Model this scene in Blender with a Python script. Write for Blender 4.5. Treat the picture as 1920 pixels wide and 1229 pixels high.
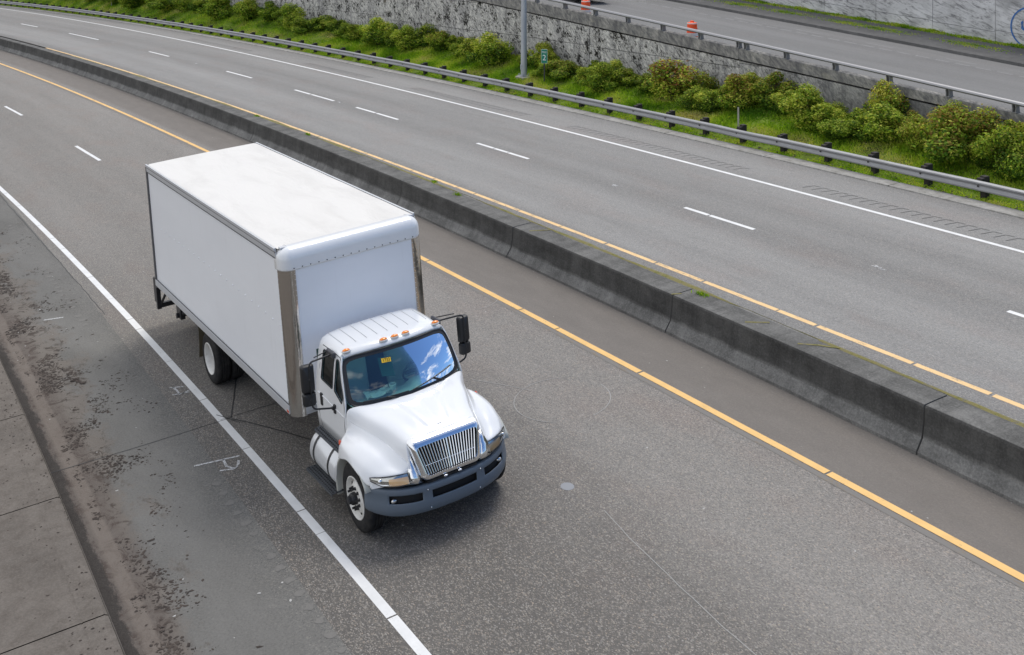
import bpy, bmesh, math, random
import numpy as np
from mathutils import Vector, Matrix, noise as mnoise
random.seed(7); rng = np.random.default_rng(7)
PI = math.pi
scene = bpy.context.scene
for o in list(bpy.data.objects): bpy.data.objects.remove(o)
COL = scene.collection

# ---------------------------------------------------------------- camera
F_PX, CX_PX, CY_PX, W_PX, H_PX = 2144.46, 960.33, -176.96, 1920.0, 1229.0
cam_d = bpy.data.cameras.new('camera'); cam = bpy.data.objects.new('camera', cam_d); COL.objects.link(cam)
A, B, G = 1.0080820, 1.5437712, -0.0802206
CAMR = Matrix.Rotation(A, 3, 'Z') @ Matrix.Rotation(B, 3, 'X') @ Matrix.Rotation(G, 3, 'Z')
CAMP = Vector((17.334408, -7.355671, 9.293514))
cam.matrix_world = Matrix.Translation(CAMP) @ CAMR.to_4x4()
cam_d.sensor_fit = 'HORIZONTAL'; cam_d.sensor_width = 36.0
cam_d.lens = 36.0 * F_PX / W_PX
cam_d.shift_x = (W_PX / 2 - CX_PX) / W_PX
cam_d.shift_y = (CY_PX - H_PX / 2) / W_PX
cam_d.clip_start = 0.1; cam_d.clip_end = 3000
scene.camera = cam
UP = (CAMR @ Vector((0, 1, 0))).normalized()          # true vertical: the roadway itself is banked

# ---------------------------------------------------------------- world, sun, exposure
SUN = Vector((-0.30, 0.50, 1.05)).normalized()
w = bpy.data.worlds.new('World'); scene.world = w; w.use_nodes = True
nt = w.node_tree; nt.nodes.clear()
out = nt.nodes.new('ShaderNodeOutputWorld'); bg = nt.nodes.new('ShaderNodeBackground'); bg.inputs['Strength'].default_value = 0.12
sky = nt.nodes.new('ShaderNodeTexSky'); sky.sky_type = 'NISHITA'; sky.sun_disc = False
sky.sun_elevation = math.asin(SUN.z); sky.sun_rotation = math.atan2(SUN.x, SUN.y)
sky.air_density = 1.0; sky.dust_density = 0.6
tc = nt.nodes.new('ShaderNodeTexCoord')
sep = nt.nodes.new('ShaderNodeSeparateXYZ'); nt.links.new(tc.outputs['Generated'], sep.inputs[0])
mx = nt.nodes.new('ShaderNodeMath'); mx.operation = 'MAXIMUM'; nt.links.new(sep.outputs['Z'], mx.inputs[0]); mx.inputs[1].default_value = 0.06
dv = nt.nodes.new('ShaderNodeVectorMath'); dv.operation = 'DIVIDE'; nt.links.new(tc.outputs['Generated'], dv.inputs[0])
cb = nt.nodes.new('ShaderNodeCombineXYZ')
for i in range(3): nt.links.new(mx.outputs[0], cb.inputs[i])
nt.links.new(cb.outputs[0], dv.inputs[1])
cn = nt.nodes.new('ShaderNodeTexNoise'); cn.inputs['Scale'].default_value = 1.7; cn.inputs['Detail'].default_value = 7; cn.inputs['Roughness'].default_value = 0.58; cn.inputs['Distortion'].default_value = 0.3
nt.links.new(dv.outputs[0], cn.inputs['Vector'])
dot = nt.nodes.new('ShaderNodeVectorMath'); dot.operation = 'DOT_PRODUCT'; nt.links.new(tc.outputs['Generated'], dot.inputs[0]); dot.inputs[1].default_value = (0.80, 0.38, 0.46)
gap = nt.nodes.new('ShaderNodeMapRange'); nt.links.new(dot.outputs['Value'], gap.inputs['Value'])
gap.inputs['From Min'].default_value = 0.40; gap.inputs['From Max'].default_value = 0.86; gap.inputs['To Min'].default_value = 0.22; gap.inputs['To Max'].default_value = -0.045
ad = nt.nodes.new('ShaderNodeMath'); ad.operation = 'ADD'; nt.links.new(cn.outputs['Fac'], ad.inputs[0]); nt.links.new(gap.outputs[0], ad.inputs[1])
cr = nt.nodes.new('ShaderNodeValToRGB'); cr.color_ramp.elements[0].position = 0.50; cr.color_ramp.elements[1].position = 0.66
nt.links.new(ad.outputs[0], cr.inputs[0])
mixw = nt.nodes.new('ShaderNodeMixRGB'); nt.links.new(cr.outputs['Color'], mixw.inputs['Fac'])
deep = nt.nodes.new('ShaderNodeMixRGB'); deep.blend_type = 'MULTIPLY'; deep.inputs['Fac'].default_value = 1.0; deep.inputs['Color2'].default_value = (0.50, 0.68, 0.90, 1); nt.links.new(sky.outputs[0], deep.inputs['Color1']); nt.links.new(deep.outputs[0], mixw.inputs['Color1']); mixw.inputs['Color2'].default_value = (6.9, 7.05, 7.35, 1)
nt.links.new(mixw.outputs[0], bg.inputs['Color']); nt.links.new(bg.outputs[0], out.inputs['Surface'])
sd_ = bpy.data.lights.new('sun', 'SUN'); sd_.energy = 1.55; sd_.angle = math.radians(26); sd_.color = (1.0, 0.95, 0.885)
sun = bpy.data.objects.new('sun', sd_); COL.objects.link(sun); sun.rotation_euler = (-SUN).to_track_quat('-Z', 'Y').to_euler()
sun.location = (0, 0, 40)
vs = scene.view_settings; vs.view_transform = 'Standard'; vs.look = 'None'; vs.gamma = 1.0; vs.exposure = 0.32
scene.render.engine = 'CYCLES'

# ---------------------------------------------------------------- plan geometry of the curve
KX, KY, R0 = -14.0, -598.6, 605.3
def W(s, d, z=0.0, lift=0.0):
    a = s / R0
    return Vector((KX + (R0 + d) * math.sin(a), KY + (R0 + d) * math.cos(a), z)) + UP * lift
def tang(s): a = s / R0; return Vector((math.cos(a), -math.sin(a), 0))
def d_white(s): t = min(max(s, -25), 30) / 50; return -0.02 * t * t + 0.974 * t - 8.405
def d_yellow(s): t = max(s, -75) / 50; return 0.269 * t * t + 0.474 * t - 1.577
def d_yel2(s): t = max(s, -55) / 50; return 0.293 * t * t + 0.628 * t + 1.081
def d_dash(s): t = max(s, -50) / 50; return -4.84 + 0.65 * t
def d_dash2(s): t = s / 50; return 0.187 * t * t + 0.125 * t + 4.609
def d_white2(s): t = s / 50; return 0.40 * t * t - 0.065 * t + 7.97
def d_gut(s): return 10.2 + 0.10 * max(0.0, (-s - 10) / 50)
def zu(d): return 0.68 - 0.055 * (d - 0.9)
def zwb(s): return float(np.interp(s, [-140, -60, -52, -35, -25, -15, -8, 20], [2.6, 1.6, 1.45, 0.95, 0.87, 0.78, 0.68, 0.6]))
def zberm(s, d):
    a = zu(10.95); t = min(max((d - 10.95) / 3.55, 0), 1); return a + (zwb(s) - a) * t
def zcop(s): return 2.36 - 0.077 * max(s, -75)
def zramp(s, d): return 2.02 - 0.077 * max(s, -75) - 0.107 * (d - 14.7)
D_WALL, D_FAR = 14.5, 28.0
S0, S1 = -150, 60

# ---------------------------------------------------------------- node helpers
class M:
    def __init__(self, name, base=(0.5, 0.5, 0.5), rough=0.6, metal=0.0, spec=0.5, coat=0.0):
        self.m = bpy.data.materials.new(name); self.m.use_nodes = True; self.t = self.m.node_tree
        self.b = self.t.nodes['Principled BSDF']
        self.b.inputs['Base Color'].default_value = (*base, 1); self.b.inputs['Roughness'].default_value = rough
        self.b.inputs['Metallic'].default_value = metal; self.b.inputs['Specular IOR Level'].default_value = spec
        self.b.inputs['Coat Weight'].default_value = coat; self.b.inputs['Coat Roughness'].default_value = 0.04
    def node(self, ty, **kw):
        n = self.t.nodes.new(ty)
        for k, v in kw.items(): setattr(n, k, v)
        return n
    def put(self, n, key, val):
        if hasattr(val, 'is_output'): self.t.links.new(val, n.inputs[key])
        else:
            if isinstance(val, tuple) and len(val) == 3 and n.inputs[key].type == 'RGBA': val = (*val, 1)
            n.inputs[key].default_value = val
    def uv(self): return self.node('ShaderNodeTexCoord').outputs['UV']
    def objc(self): return self.node('ShaderNodeTexCoord').outputs['Object']
    def mapv(self, vec, scale=(1, 1, 1), rot=(0, 0, 0), loc=(0, 0, 0)):
        n = self.node('ShaderNodeMapping'); self.put(n, 'Vector', vec); n.inputs['Scale'].default_value = scale; n.inputs['Rotation'].default_value = rot; n.inputs['Location'].default_value = loc
        return n.outputs[0]
    def noise(self, vec, scale=5.0, detail=4.0, rough=0.55, dist=0.0):
        n = self.node('ShaderNodeTexNoise'); self.put(n, 'Vector', vec); self.put(n, 'Scale', scale); self.put(n, 'Detail', detail); self.put(n, 'Roughness', rough); self.put(n, 'Distortion', dist)
        return n.outputs['Fac']
    def voro(self, vec, scale=5.0, feature='F1'):
        n = self.node('ShaderNodeTexVoronoi', feature=feature); self.put(n, 'Vector', vec); self.put(n, 'Scale', scale); return n
    def ramp(self, fac, stops, interp='LINEAR'):
        n = self.node('ShaderNodeValToRGB'); r = n.color_ramp; r.interpolation = interp
        while len(r.elements) < len(stops): r.elements.new(0.5)
        for e, (p, c) in zip(r.elements, stops):
            e.position = p; e.color = (c, c, c, 1) if isinstance(c, (int, float)) else (*c, 1)
        self.put(n, 'Fac', fac); return n.outputs['Color']
    def mix(self, fac, a, b, mode='MIX'):
        n = self.node('ShaderNodeMixRGB', blend_type=mode)
        self.put(n, 'Fac', fac); self.put(n, 'Color1', a); self.put(n, 'Color2', b); return n.outputs[0]
    def math(self, op, a, b=0.0, clamp=False):
        n = self.node('ShaderNodeMath', operation=op); n.use_clamp = clamp; self.put(n, 0, a); self.put(n, 1, b); return n.outputs[0]
    def rng(self, v, a, b, c=0.0, d=1.0):
        n = self.node('ShaderNodeMapRange'); self.put(n, 'Value', v)
        for k, x in (('From Min', a), ('From Max', b), ('To Min', c), ('To Max', d)): n.inputs[k].default_value = x
        return n.outputs[0]
    def sepxyz(self, v):
        n = self.node('ShaderNodeSeparateXYZ'); self.put(n, 0, v); return n.outputs
    def bump(self, h, strength=0.3, dist=0.01):
        n = self.node('ShaderNodeBump'); self.put(n, 'Height', h); n.inputs['Strength'].default_value = strength; n.inputs['Distance'].default_value = dist
        self.put(self.b, 'Normal', n.outputs[0])
    def color(self, c): self.put(self.b, 'Base Color', c)
    def rough(self, c): self.put(self.b, 'Roughness', c)

def asphalt(name, base, dstops=None, brown=0.3, speck=1.0, shoulder=None, near=None):
    """UV = metres along, metres across. dstops: [(d, multiplier)] wheel tracks, oil strips and darker outer edges."""
    m = M(name, rough=0.82, spec=0.3); uv = m.uv(); s = m.sepxyz(uv)
    big = m.noise(m.mapv(uv, (0.05, 0.75, 1)), 1.0, 5, 0.6)
    mid = m.noise(m.mapv(uv, (0.9, 3.0, 1)), 1.0, 6, 0.65)
    c = m.mix(m.rng(big, 0.3, 0.7), tuple(x * 0.80 for x in base), tuple(x * 1.18 for x in base))
    fs = m.noise(m.mapv(uv, (0.11, 3.2, 1), loc=(2, 5, 0)), 1.0, 5, 0.65); c = m.mix(m.rng(fs, 0.52, 0.75, 0, 0.45), c, tuple(x * 0.70 for x in base))
    c = m.mix(m.rng(mid, 0.3, 0.75, 0, 0.55), c, tuple(x * 1.2 for x in base))
    bn = m.noise(m.mapv(uv, (0.35, 0.8, 1), loc=(7, 3, 0)), 1.0, 4, 0.6)
    c = m.mix(m.rng(bn, 0.5, 0.72, 0, brown), c, (base[0] * 1.06, base[1] * 0.86, base[2] * 0.80))
    if dstops:
        lo, hi = dstops[0][0], dstops[-1][0]
        wob = m.math('ADD', s[1], m.rng(m.noise(m.mapv(uv, (0.12, 0.2, 1)), 1.0, 3), 0, 1, -0.22, 0.22))
        f = m.rng(wob, lo, hi)
        prof = m.ramp(f, [((d - lo) / (hi - lo), v * 0.5) for d, v in dstops], 'B_SPLINE')
        prof = m.mix(1.0, prof, (2, 2, 2), 'MULTIPLY')
        c = m.mix(1.0, c, prof, 'MULTIPLY')
    sp = m.noise(m.mapv(uv, (0.7, 1.3, 1)), 22.0, 4, 0.8)
    sp2 = m.noise(m.mapv(uv, (0.8, 1.2, 1), loc=(31, 17, 0)), 42.0, 3, 0.75)
    c = m.mix(m.rng(sp, 0.36, 0.60, 0.42 * speck, 0), c, (base[0] * 0.42, base[1] * 0.41, base[2] * 0.40))
    c = m.mix(m.rng(sp2, 0.56, 0.70, 0, 0.5 * speck), c, (base[0] * 2.4, base[1] * 2.35, base[2] * 2.2))
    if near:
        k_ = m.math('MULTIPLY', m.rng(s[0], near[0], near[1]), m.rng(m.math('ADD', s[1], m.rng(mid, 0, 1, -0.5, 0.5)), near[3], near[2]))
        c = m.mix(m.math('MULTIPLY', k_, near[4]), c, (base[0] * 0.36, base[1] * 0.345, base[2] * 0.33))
    vg = m.voro(m.mapv(uv, (0.75, 1.3, 1)), 58.0); gx = m.sepxyz(vg.outputs['Color']); gm = m.rng(gx[0], 0.25, 1.0, 0, 0.60 * speck)
    gcol = m.ramp(gx[1], [(0.0, (base[0] * 0.30, base[1] * 0.30, base[2] * 0.31)), (0.35, (base[0] * 0.6, base[1] * 0.6, base[2] * 0.62)), (0.6, (base[0] * 1.7, base[1] * 1.6, base[2] * 1.42)), (0.85, (base[0] * 1.9, base[1] * 1.9, base[2] * 1.9)), (1.0, (base[0] * 2.1, base[1] * 1.75, base[2] * 1.4))])
    c = m.mix(gm, c, gcol)
    if shoulder:
        fine_ = m.noise(uv, 30.0, 3, 0.7); sc_ = m.mix(m.rng(mid, 0.3, 0.7), shoulder, tuple(x * 1.22 for x in shoulder)); sc_ = m.mix(m.rng(fine_, 0.35, 0.65, 0.25, 0), sc_, tuple(x * 0.6 for x in shoulder))
        c = m.mix(m.rng(m.math('ADD', s[1], m.rng(mid, 0, 1, -0.08, 0.08)), -1.50, -1.30, 0, 0.82), c, sc_)
    v = m.voro(uv, 5.0); dots = m.rng(v.outputs['Distance'], 0.05, 0.075, 1, 0)
    gate = m.rng(m.noise(m.mapv(uv, (1, 1, 1), loc=(3, 9, 0)), 2.1, 2), 0.55, 0.62)
    c = m.mix(m.math('MULTIPLY', dots, m.math('MULTIPLY', gate, 0.5)), c, (0.5, 0.49, 0.46))
    m.color(c); m.bump(m.math('ADD', sp, sp2), 0.55, 0.012)
    return m

def paint(name, col, under, wear=0.5, thr=0.60):
    m = M(name, rough=0.6, spec=0.4); uv = m.uv()
    a = m.noise(m.mapv(uv, (2.2, 9, 1)), 1.0, 7, 0.72); b = m.noise(uv, 28.0, 3, 0.7)
    f = m.rng(m.math('ADD', a, m.math('MULTIPLY', b, 0.35)), thr + 0.16, thr + 0.24, 0, wear)
    c = m.mix(m.rng(m.noise(uv, 3.0, 4), 0.3, 0.7), col, tuple(x * 0.86 for x in col))
    edge = m.noise(m.mapv(uv, (5, 1, 1)), 1.0, 3)
    c = m.mix(m.rng(b, 0.55, 0.8, 0, 0.25), c, tuple(x * 0.6 for x in col))
    c = m.mix(f, c, under); m.color(c); m.bump(b, 0.3, 0.005); return m

def concrete(name, base, stain=(0.05, 0.05, 0.048), amt=0.6, vertical=True, fine=1.0):
    m = M(name, rough=0.88, spec=0.25); uv = m.uv()
    a = m.noise(m.mapv(uv, (0.8, 0.8, 1)), 1.0, 7, 0.65); b = m.noise(m.mapv(uv, (4.0, 0.6 if vertical else 4.0, 1)), 1.0, 6, 0.7)
    c = m.mix(m.rng(a, 0.3, 0.7), tuple(x * 0.8 for x in base), tuple(x * 1.2 for x in base))
    c = m.mix(m.rng(b, 0.42, 0.7, 0, amt), c, stain)
    g = m.noise(uv, 26.0, 5, 0.72)
    c = m.mix(m.rng(g, 0.5, 0.72, 0, 0.35 * fine), c, tuple(min(1, x * 1.7) for x in base))
    c = m.mix(m.rng(g, 0.48, 0.3, 0, 0.4 * fine), c, tuple(x * 0.5 for x in base))
    m.color(c); m.bump(m.math('ADD', g, b), 0.5, 0.01); return m

# ---------------------------------------------------------------- mesh helpers
class MB:
    def __init__(self): self.v = []; self.f = []; self.u = []; self.mi = []; self.hasuv = False
    def vert(self, p): self.v.append(tuple(p)); return len(self.v) - 1
    def face(self, idx, uv=None, mi=0):
        self.f.append(tuple(idx)); self.u.append(uv); self.mi.append(mi)
        if uv: self.hasuv = True
    def grid(self, rows, uvs=None, closeu=False, closev=False, flip=False, skip=None, mi=0):
        n, k = len(rows), len(rows[0]); base = len(self.v)
        for r in rows:
            for p in r: self.v.append(tuple(p))
        for i in range(n if closeu else n - 1):
            for j in range(k if closev else k - 1):
                if skip and skip(i, j): continue
                a, b, c, d = (i, j), ((i + 1) % n, j), ((i + 1) % n, (j + 1) % k), (i, (j + 1) % k)
                q = [a, b, c, d]
                if flip: q = q[::-1]
                self.face([base + x * k + y for x, y in q], [uvs[x][y] for x, y in q] if uvs else None, mi)
    def box(self, c, s, rot=None, mi=0):
        c = Vector(c); hx, hy, hz = s[0] / 2, s[1] / 2, s[2] / 2; b = len(self.v)
        for x in (-hx, hx):
            for y in (-hy, hy):
                for z in (-hz, hz):
                    p = Vector((x, y, z)); p = (rot @ p) if rot else p; self.v.append(tuple(c + p))
        for q in ((0, 1, 3, 2), (4, 6, 7, 5), (0, 4, 5, 1), (2, 3, 7, 6), (0, 2, 6, 4), (1, 5, 7, 3)):
            self.face([b + i for i in q], None, mi)
    def bbox(self, x0, x1, y0, y1, z0, z1, mi=0): self.box(((x0 + x1) / 2, (y0 + y1) / 2, (z0 + z1) / 2), (x1 - x0, y1 - y0, z1 - z0), None, mi)
    def tube(self, pts, r, n=10, caps=True, closed=False, mi=0):
        pts = [Vector(p) for p in pts]; m = len(pts); rr = r if isinstance(r, (list, tuple)) else [r] * m; rows = []
        prev = None
        for i, p in enumerate(pts):
            if closed: t = (pts[(i + 1) % m] - pts[i - 1])
            else: t = (pts[min(i + 1, m - 1)] - pts[max(i - 1, 0)])
            t.normalize()
            if prev is None:
                a = Vector((0, 0, 1)) if abs(t.z) < 0.9 else Vector((1, 0, 0)); u = t.cross(a).normalized()
            else: u = (prev - t * prev.dot(t)).normalized()
            prev = u; v2 = t.cross(u)
            rows.append([p + (u * math.cos(2 * PI * k / n) + v2 * math.sin(2 * PI * k / n)) * rr[i] for k in range(n)])
        b = len(self.v); self.grid(rows, closev=True, closeu=closed, mi=mi)
        if caps and not closed:
            self.face([b + k for k in range(n)][::-1], None, mi); self.face([b + (m - 1) * n + k for k in range(n)], None, mi)
    def lathe(self, prof, c, axis='Y', n=40, side=1, mi=0):
        """prof: (radius, offset along axis)"""
        c = Vector(c); rows = []
        for r, o in prof:
            row = []
            for k in range(n):
                a = 2 * PI * k / n
                if axis == 'Y': row.append(c + Vector((r * math.cos(a), o * side, r * math.sin(a))))
                elif axis == 'Z': row.append(c + Vector((r * math.cos(a), r * math.sin(a), o)))
                else: row.append(c + Vector((o, r * math.cos(a), r * math.sin(a))))
            rows.append(row)
        self.grid(rows, closev=True, mi=mi)
    def sphere(self, c, r, n=10, m=6, half=False, mi=0):
        rows = []
        for i in range(m + 1):
            t = (PI / 2 if half else PI) * i / m
            rows.append([Vector(c) + Vector((r[0] * math.sin(t) * math.cos(2 * PI * k / n), r[1] * math.sin(t) * math.sin(2 * PI * k / n), r[2] * math.cos(t))) for k in range(n)])
        self.grid(rows, closev=True, mi=mi)
    def build(self, name, mat, parent=None, smooth=None, local=None, weld=True, solid=0):
        me = bpy.data.meshes.new(name)
        v = self.v
        if local is not None: v = [tuple(local @ Vector(p)) for p in v]
        me.from_pydata(v, [], self.f)
        if self.hasuv:
            ul = me.uv_layers.new(name='UVMap'); k = 0; co = []
            for f, u in zip(self.f, self.u):
                for j in range(len(f)): co += list(u[j]) if u else [0, 0]
            ul.data.foreach_set('uv', co)
        ms = mat if isinstance(mat, (list, tuple)) else [mat]
        for x in ms: me.materials.append(x.m if isinstance(x, M) else x)
        if len(ms) > 1: me.polygons.foreach_set('material_index', self.mi)
        if weld:
            bm = bmesh.new(); bm.from_mesh(me); bmesh.ops.remove_doubles(bm, verts=bm.verts, dist=0.0004)
            bmesh.ops.dissolve_degenerate(bm, dist=0.0001, edges=bm.edges)
            bmesh.ops.recalc_face_normals(bm, faces=bm.faces) if solid >= 0 else None
            bm.to_mesh(me); bm.free()
        if smooth:
            me.polygons.foreach_set('use_smooth', [True] * len(me.polygons)); me.set_sharp_from_angle(angle=math.radians(smooth))
        me.update()
        o = bpy.data.objects.new(name, me); COL.objects.link(o)
        if parent: o.parent = parent
        return o
def tag(o, label=None, cat=None, group=None, kind=None):
    if label: o['label'] = label
    if cat: o['category'] = cat
    if group: o['group'] = group
    if kind: o['kind'] = kind
    return o
def empty(name, loc, label=None, cat=None, group=None, rot=None):
    o = bpy.data.objects.new(name, None); o.empty_display_size = 0.3; COL.objects.link(o)
    mw = Matrix.Translation(Vector(loc))
    if rot is not None: mw = mw @ rot.to_4x4()
    o.matrix_world = mw; o['mw'] = 0; del o['mw']
    return tag(o, label, cat, group)
def frame_at(s, d, z):
    """axes: x along the road, y outwards, z true vertical"""
    t = tang(s); z_ = UP.copy(); y = z_.cross(t).normalized(); x = y.cross(z_).normalized()
    r = Matrix((x, y, z_)).transposed(); return W(s, d, z), r
def bevel(o, wdt, seg=2, ang=30):
    b = o.modifiers.new('bevel', 'BEVEL'); b.width = wdt; b.segments = seg; b.limit_method = 'ANGLE'; b.angle_limit = math.radians(ang); return o

def sheet(name, mat, dfa, dfb, zf, s0=S0, s1=S1, ds=2.0, nd=6, dz=0.0, kind='structure', parent=None, thick=0):
    mb = MB(); rows = []; uvs = []; n = max(1, int(round((s1 - s0) / ds)))
    fa = dfa if callable(dfa) else (lambda s: dfa); fb = dfb if callable(dfb) else (lambda s: dfb)
    for i in range(n + 1):
        s = s0 + (s1 - s0) * i / n; r = []; u = []
        for j in range(nd + 1):
            d = fa(s) + (fb(s) - fa(s)) * j / nd; r.append(W(s, d, zf(s, d) + dz)); u.append((s, d))
        rows.append(r); uvs.append(u)
    mb.grid(rows, uvs, flip=True)
    o = mb.build(name, mat, parent, solid=-1)
    if kind: o['kind'] = kind
    return o

# ================================================================ THE SETTING
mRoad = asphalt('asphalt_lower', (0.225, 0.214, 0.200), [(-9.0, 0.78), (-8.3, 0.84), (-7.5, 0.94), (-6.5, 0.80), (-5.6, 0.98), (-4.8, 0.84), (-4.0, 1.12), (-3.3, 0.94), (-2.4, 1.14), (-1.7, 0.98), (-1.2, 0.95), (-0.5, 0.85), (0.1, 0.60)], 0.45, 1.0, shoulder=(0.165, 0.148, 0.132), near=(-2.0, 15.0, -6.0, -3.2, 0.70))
mRoad2 = asphalt('asphalt_upper', (0.245, 0.241, 0.234), [(0.5, 0.70), (1.2, 0.74), (1.6, 1.18), (2.4, 0.92), (3.2, 1.20), (4.0, 0.92), (4.7, 0.74), (5.4, 1.04), (6.2, 0.74), (7.2, 1.12), (8.1, 0.92), (8.6, 1.05), (9.6, 1.04), (10.2, 0.66)], 0.35, 0.75)
mRoad3 = asphalt('asphalt_ramp', (0.185, 0.184, 0.182), None, 0.12, 0.5)
# left shoulder: worn concrete with dirt washed against the kerb
mShould = M('shoulder_concrete', rough=0.9, spec=0.2)
m = mShould; uv = m.uv(); sx = m.sepxyz(uv)
c = m.mix(m.rng(m.noise(m.mapv(uv, (0.4, 0.9, 1)), 1.0, 6, 0.6), 0.3, 0.7), (0.128, 0.124, 0.115), (0.185, 0.180, 0.168))
g = m.noise(uv, 30.0, 5, 0.75)
c = m.mix(m.rng(g, 0.52, 0.7, 0, 0.4), c, (0.25, 0.24, 0.22)); c = m.mix(m.rng(g, 0.47, 0.3, 0, 0.5), c, (0.07, 0.066, 0.06))
dn = m.noise(m.mapv(uv, (0.8, 1.4, 1)), 1.0, 6, 0.7)
dd = m.math('ADD', m.rng(sx[1], -9.4, -10.95, -0.30, 0.42), m.rng(sx[0], 17.0, 6.0, 0.0, 0.22))
dirt = m.rng(m.math('ADD', dd, m.math('MULTIPLY', m.math('SUBTRACT', dn, 0.5), 1.3)), 0.06, 0.24)
c = m.mix(m.math('MULTIPLY', dirt, 0.6), c, (0.165, 0.138, 0.115))
cl = m.noise(m.mapv(uv, (2.6, 3.4, 1)), 1.0, 8, 0.78, 0.8)
c = m.mix(m.math('MULTIPLY', m.rng(cl, 0.52, 0.58), m.math('MULTIPLY', dirt, 0.85)), c, (0.048, 0.037, 0.030))
redb = m.math('MULTIPLY', m.rng(m.math('ADD', sx[1], m.rng(dn, 0, 1, -0.35, 0.35)), -10.28, -10.48), m.rng(g, 0.3, 0.7, 0.5, 0.95)); c = m.mix(m.math('MULTIPLY', redb, m.rng(cl, 0.35, 0.62, 0.35, 0.95)), c, (0.082, 0.062, 0.053))
gn = m.noise(m.mapv(uv, (1.6, 5, 1)), 1.0, 8, 0.8); c = m.mix(m.math('MULTIPLY', m.rng(m.math('ADD', sx[1], m.rng(gn, 0.2, 0.8, -0.13, 0.13)), -10.88, -10.93, 0, 1.0), m.rng(g, 0.3, 0.7, 1.0, 0.72)), c, (0.036, 0.032, 0.029))
c = m.mix(m.math('MULTIPLY', m.rng(m.math('ADD', sx[1], m.rng(dn, 0, 1, -0.06, 0.06)), -10.60, -10.64), m.rng(sx[1], -10.86, -10.80, 0, 0.5)), c, (0.20, 0.17, 0.145))
vg = m.voro(uv, 58.0); gx = m.sepxyz(vg.outputs['Color']); gm = m.math('MULTIPLY', m.rng(gx[0], 0.25, 1.0, 0, 0.6), m.rng(m.math('ADD', sx[1], m.rng(dn, 0, 1, -0.5, 0.5)), -9.5, -8.8, 0.12, 1.0))
c = m.mix(gm, c, m.ramp(gx[1], [(0.0, (0.05, 0.05, 0.05)), (0.5, (0.12, 0.118, 0.115)), (1.0, (0.33, 0.31, 0.27))]))
m.color(c); m.bump(m.math('ADD', g, cl), 0.6, 0.015)
mSlab = concrete('slab_concrete', (0.150, 0.132, 0.115), (0.065, 0.052, 0.042), 0.5, False, 1.0)
mGround = M('earth', (0.07, 0.062, 0.045), 0.95); m = mGround; m.color(m.ramp(m.noise(m.objc(), 0.6, 8, 0.7), [(0.3, (0.045, 0.04, 0.028)), (0.55, (0.08, 0.075, 0.045)), (0.75, (0.06, 0.08, 0.03))]))
mBarr = concrete('barrier_concrete', (0.096, 0.094, 0.089), (0.030, 0.030, 0.029), 0.55, True, 1.6)
m = mBarr; uv = m.uv(); sx = m.sepxyz(uv)    # UV y = arc length up the profile: toe and top are paler, the face between them darker
base = m.b.inputs['Base Color'].links[0].from_socket
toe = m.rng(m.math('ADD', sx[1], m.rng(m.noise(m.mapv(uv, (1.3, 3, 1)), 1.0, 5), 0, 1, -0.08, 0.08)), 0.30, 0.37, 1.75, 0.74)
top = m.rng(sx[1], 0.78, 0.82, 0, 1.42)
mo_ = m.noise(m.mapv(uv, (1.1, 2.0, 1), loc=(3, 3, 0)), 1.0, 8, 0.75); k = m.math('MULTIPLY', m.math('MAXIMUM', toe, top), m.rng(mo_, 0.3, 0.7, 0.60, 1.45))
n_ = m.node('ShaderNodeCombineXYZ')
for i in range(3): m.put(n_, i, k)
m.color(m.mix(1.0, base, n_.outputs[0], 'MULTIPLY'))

g = MB(); g.grid([[(-900, -900, -0.6), (900, -900, -0.6)], [(-900, 900, -0.6), (900, 900, -0.6)]], flip=True); tag(g.build('ground', mGround, solid=-1), kind='structure')
zero = lambda s, d: 0.0
upz = lambda s, d: zu(d)
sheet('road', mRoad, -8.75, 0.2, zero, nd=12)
sheet('road_shoulder', mShould, -11.05, -8.75, zero, nd=5)
sheet('opposite_road', mRoad2, 0.80, d_gut, upz, nd=12)
sheet('ramp_road', mRoad3, lambda s: 14.68 + 0.083 * (zramp(s, 14.7) - 0.7), 24.3, zramp, nd=6)
# raised concrete slab beyond the kerb, its joints are real gaps
slab = MB()
s = S0
edges = [s_ for s_ in np.arange(12.4 - 3.65 * 44, 60, 3.65)]
for a, b in zip(edges[:-1], edges[1:]):
    rows, uvs = [], []
    prof = [(-11.05, 0.0), (-11.10, 0.11), (-11.14, 0.13), (-11.40, 0.132), (-11.42, 0.125), (-11.44, 0.132), (-12.6, 0.14), (-20, 0.3)]
    for s_ in (a + 0.012, (a + b) / 2, b - 0.012):
        rows.append([W(s_, d, z) for d, z in prof]); uvs.append([(s_, d + z) for d, z in prof])
    slab.grid(rows, uvs)
tag(slab.build('pavement', mSlab, solid=-1), kind='structure')
sheet('pavement_bed', M('joint_dirt', (0.03, 0.027, 0.02), 0.95), -20, -11.08, lambda s, d: 0.09 + max(0, (-d - 12.6)) * 0.02, nd=2, ds=6)
sheet('verge', mGround, -60, -20, lambda s, d: 0.25, nd=2, ds=6)

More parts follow.
